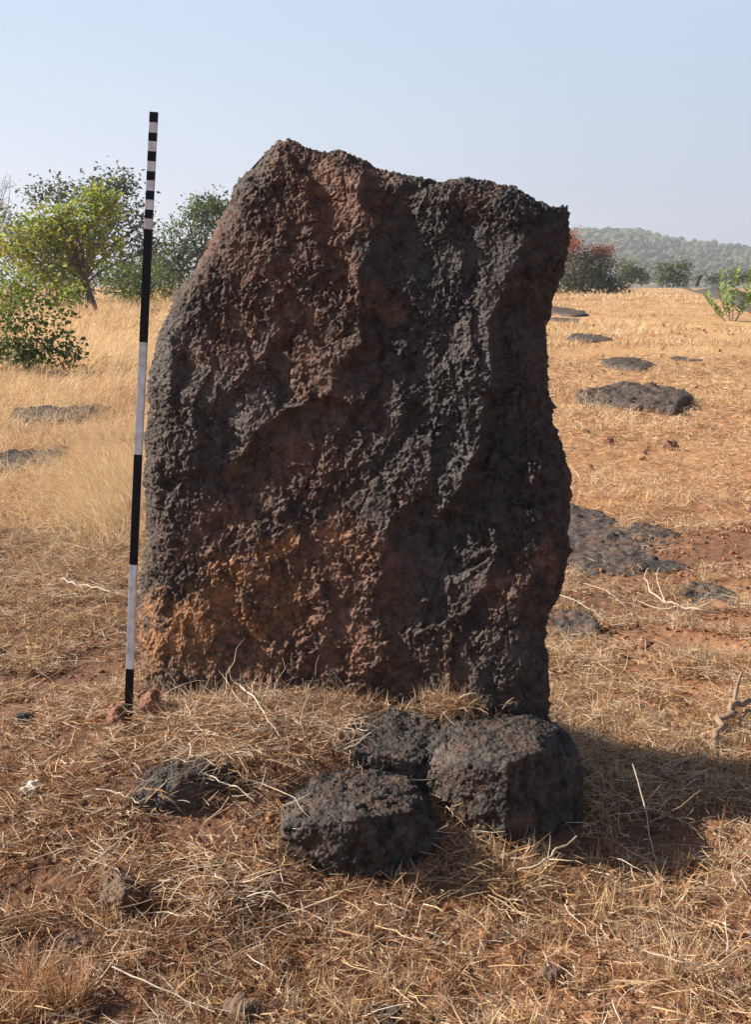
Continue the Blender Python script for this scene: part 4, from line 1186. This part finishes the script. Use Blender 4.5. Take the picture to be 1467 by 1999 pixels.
# right background
def redtop(px, py):
    red = sstep(508, 478, py + rng.normal(0, 8, len(px)))[:, None] * 0.95
    return (1 - red) * np.array([[.085, .088, .036]]) * rng.uniform(.7, 1.4, (len(px), 1)) + red * np.array([[.40, .10, .04]])
woody('shrub', 'dense dark bush with red leaves on top, right of the standing stone', 'shrub', (1150, 575), None,
      [(1110, 480, 30, 28, .8), (1120, 520, 45, 40, 1), (1165, 520, 36, 38, 1), (1180, 495, 18, 14, .4), (1150, 550, 60, 24, 1.2), (1200, 560, 24, 16, .5), (1090, 550, 40, 28, .6)],
      240, 34, .20, DG, .07, 12, 'foliage', 4, pal_fn=redtop, clus_r=.28, trunk_h=.3)
woody('shrub', 'light green shrub right of the red topped bush, below the hill', 'shrub', (1236, 553), 118,
      [(1225, 520, 14, 14, .6), (1220, 540, 16, 12, .8), (1250, 540, 16, 12, 1), (1235, 530, 12, 12, .6)], 50, 24, .32, [(.11, .15, .05), (.09, .13, .05), (.14, .17, .06)], .06, 6, 'foliage', 3, clus_r=.38, trunk_h=.3)
woody('shrub', 'green shrub left of the dead stump beside the road end', 'shrub', (1318, 557), 112,
      [(1300, 545, 14, 11, 1), (1325, 545, 18, 11, 1), (1312, 525, 16, 9, .7), (1335, 518, 14, 6, .5), (1290, 520, 8, 5, .3)], 56, 22, .30, [(.11, .15, .04), (.13, .17, .05), (.08, .11, .04)], .06, 7, 'foliage', 3, clus_r=.34, trunk_h=.4)
woody('shrub', 'low green hedge like shrub beyond the road at the right edge', 'shrub', (1425, 553), 135,
      [(1400, 545, 20, 7, 1), (1440, 540, 26, 10, 1), (1480, 538, 24, 12, 1)], 60, 20, .35, [(.09, .12, .06), (.11, .13, .07)], .06, 6, 'foliage', 3, clus_r=.4, trunk_h=.3)
woody('dead_tree', 'small leafless dark stump with broken limbs beside the road end', 'tree', (1360, 556), 115,
      [(1350, 525, 5, 6, 1), (1372, 535, 5, 6, 1), (1360, 540, 10, 6, 1)], 8, 0, .1, DG, .22, 7, twig=.3, trunk_h=.5)
small(1278, 553, 30, 22, M_ROCK, 'dark hump of rock between the two distant green shrubs', 191, 'rock', 1.0, 0.12, .2, 'rock')
small(1345, 555, 34, 18, M_ROCK, 'dark low rock at the foot of the dead stump', 193, 'rock', 1.0, 0.12, .2, 'rock')

def calotropis():
    g = ground(1428, 628)
    e = empty('milkweed_plant', g)
    tag(e, 'upright green plant with broad paired leaves beside the road at right', 'plant')
    sc = g[1] / F0
    def P(px, py, dy=0): 
        a = at(px, py, g[1]); a[1] += dy; return a
    stems = [[(1424, 628), (1412, 600), (1405, 560), (1408, 533)], [(1430, 628), (1432, 590), (1436, 550), (1438, 530)], [(1436, 628), (1450, 600), (1462, 560), (1468, 538)], [(1420, 628), (1400, 610), (1388, 590), (1383, 582)], [(1430, 628), (1424, 590), (1420, 555)], [(1440, 628), (1470, 590), (1490, 560)]]
    t = Tubes(); cs, ds, sz = [], [], []
    for i, s in enumerate(stems):
        q = smooth_path([P(a, b, (i - 2) * .06) for a, b in s], 16)
        t.add(q, np.linspace(.016, .006, 16), 6)
        for k in range(3, 16):
            for sgn in (0, math.pi):
                az = (k % 2) * math.pi / 2 + sgn + i + rng.normal(0, .25)
                el = rng.uniform(.35, 1.0)
                ds.append((math.cos(az) * math.cos(el), math.sin(az) * math.cos(el), math.sin(el)))
                cs.append(q[k]); sz.append(rng.uniform(.17, .26) * (1 if k > 6 else .8))
    link('stems', t.mesh('stems', g), M_PALEBARK, e)
    d = np.array(ds); c = np.array(cs); L = np.array(sz)[:, None]
    s = np.cross(d, np.array([0, 0, 1.0])); s /= np.linalg.norm(s, axis=1, keepdims=True); nr = np.cross(s, d)
    V = np.stack([c, c + d * L * .35 + s * L * .26 + nr * L * .06, c + d * L * .7 + s * L * .25 + nr * L * .05, c + d * L, c + d * L * .7 - s * L * .25 + nr * L * .05, c + d * L * .35 - s * L * .26 + nr * L * .06], 1)
    f = np.array([[0, 1, 2, 3], [0, 3, 4, 5]])
    F = (f[None] + (np.arange(len(c)) * 6)[:, None, None]).reshape(-1, 4)
    col = np.repeat(np.array([[.30, .38, .14]]) * rng.uniform(.7, 1.2, (len(c), 1)), 6, 0)
    link('leaves', mesh_np('leaves', V.reshape(-1, 3) - g, F, False, cols=col), M_LEAF, e)
calotropis()

# ------------------------------------------------------------------ air
def haze():
    bm = bmesh.new(); bmesh.ops.create_cube(bm, size=1)
    for v in bm.verts:
        v.co = Vector((v.co.x * 2600, v.co.y * 1700 + 700, v.co.z * 100 + 30))
    me = bpy.data.meshes.new('haze'); bm.to_mesh(me); bm.free()
    m = bpy.data.materials.new('haze_air'); m.use_nodes = True
    nt = m.node_tree; nt.nodes.clear()
    out = nt.nodes.new('ShaderNodeOutputMaterial'); pv = nt.nodes.new('ShaderNodeVolumePrincipled')
    pv.inputs['Color'].default_value = (0.86, 0.90, 0.95, 1); pv.inputs['Density'].default_value = 0.0006
    pv.inputs['Anisotropy'].default_value = 0.3
    nt.links.new(pv.outputs[0], out.inputs['Volume'])
    o = link('haze', me, m)
    tag(o, kind='stuff')
haze()

# ------------------------------------------------------------------ groups of like things
GROUPS = {'boulder': 'dark boulders before the standing stone', 'rock': 'rocks lying in the grass', 'stone': 'small stones on the ground', 'rock slab': 'low rock slabs in the field',
          'twig': 'dry twigs lying in the straw', 'stalk': 'pale stalks at the right', 'grass tuft': 'upright grass tufts in the foreground', 'tree': 'trees in the background', 'shrub': 'shrubs in the background'}
for o in COL.objects:
    if o.parent is None and o.get('category') in GROUPS and 'group' not in o:
        o['group'] = GROUPS[o['category']]
    if o.name.startswith('green_weed'):
        o['group'] = 'green weed sprouts in the foreground'
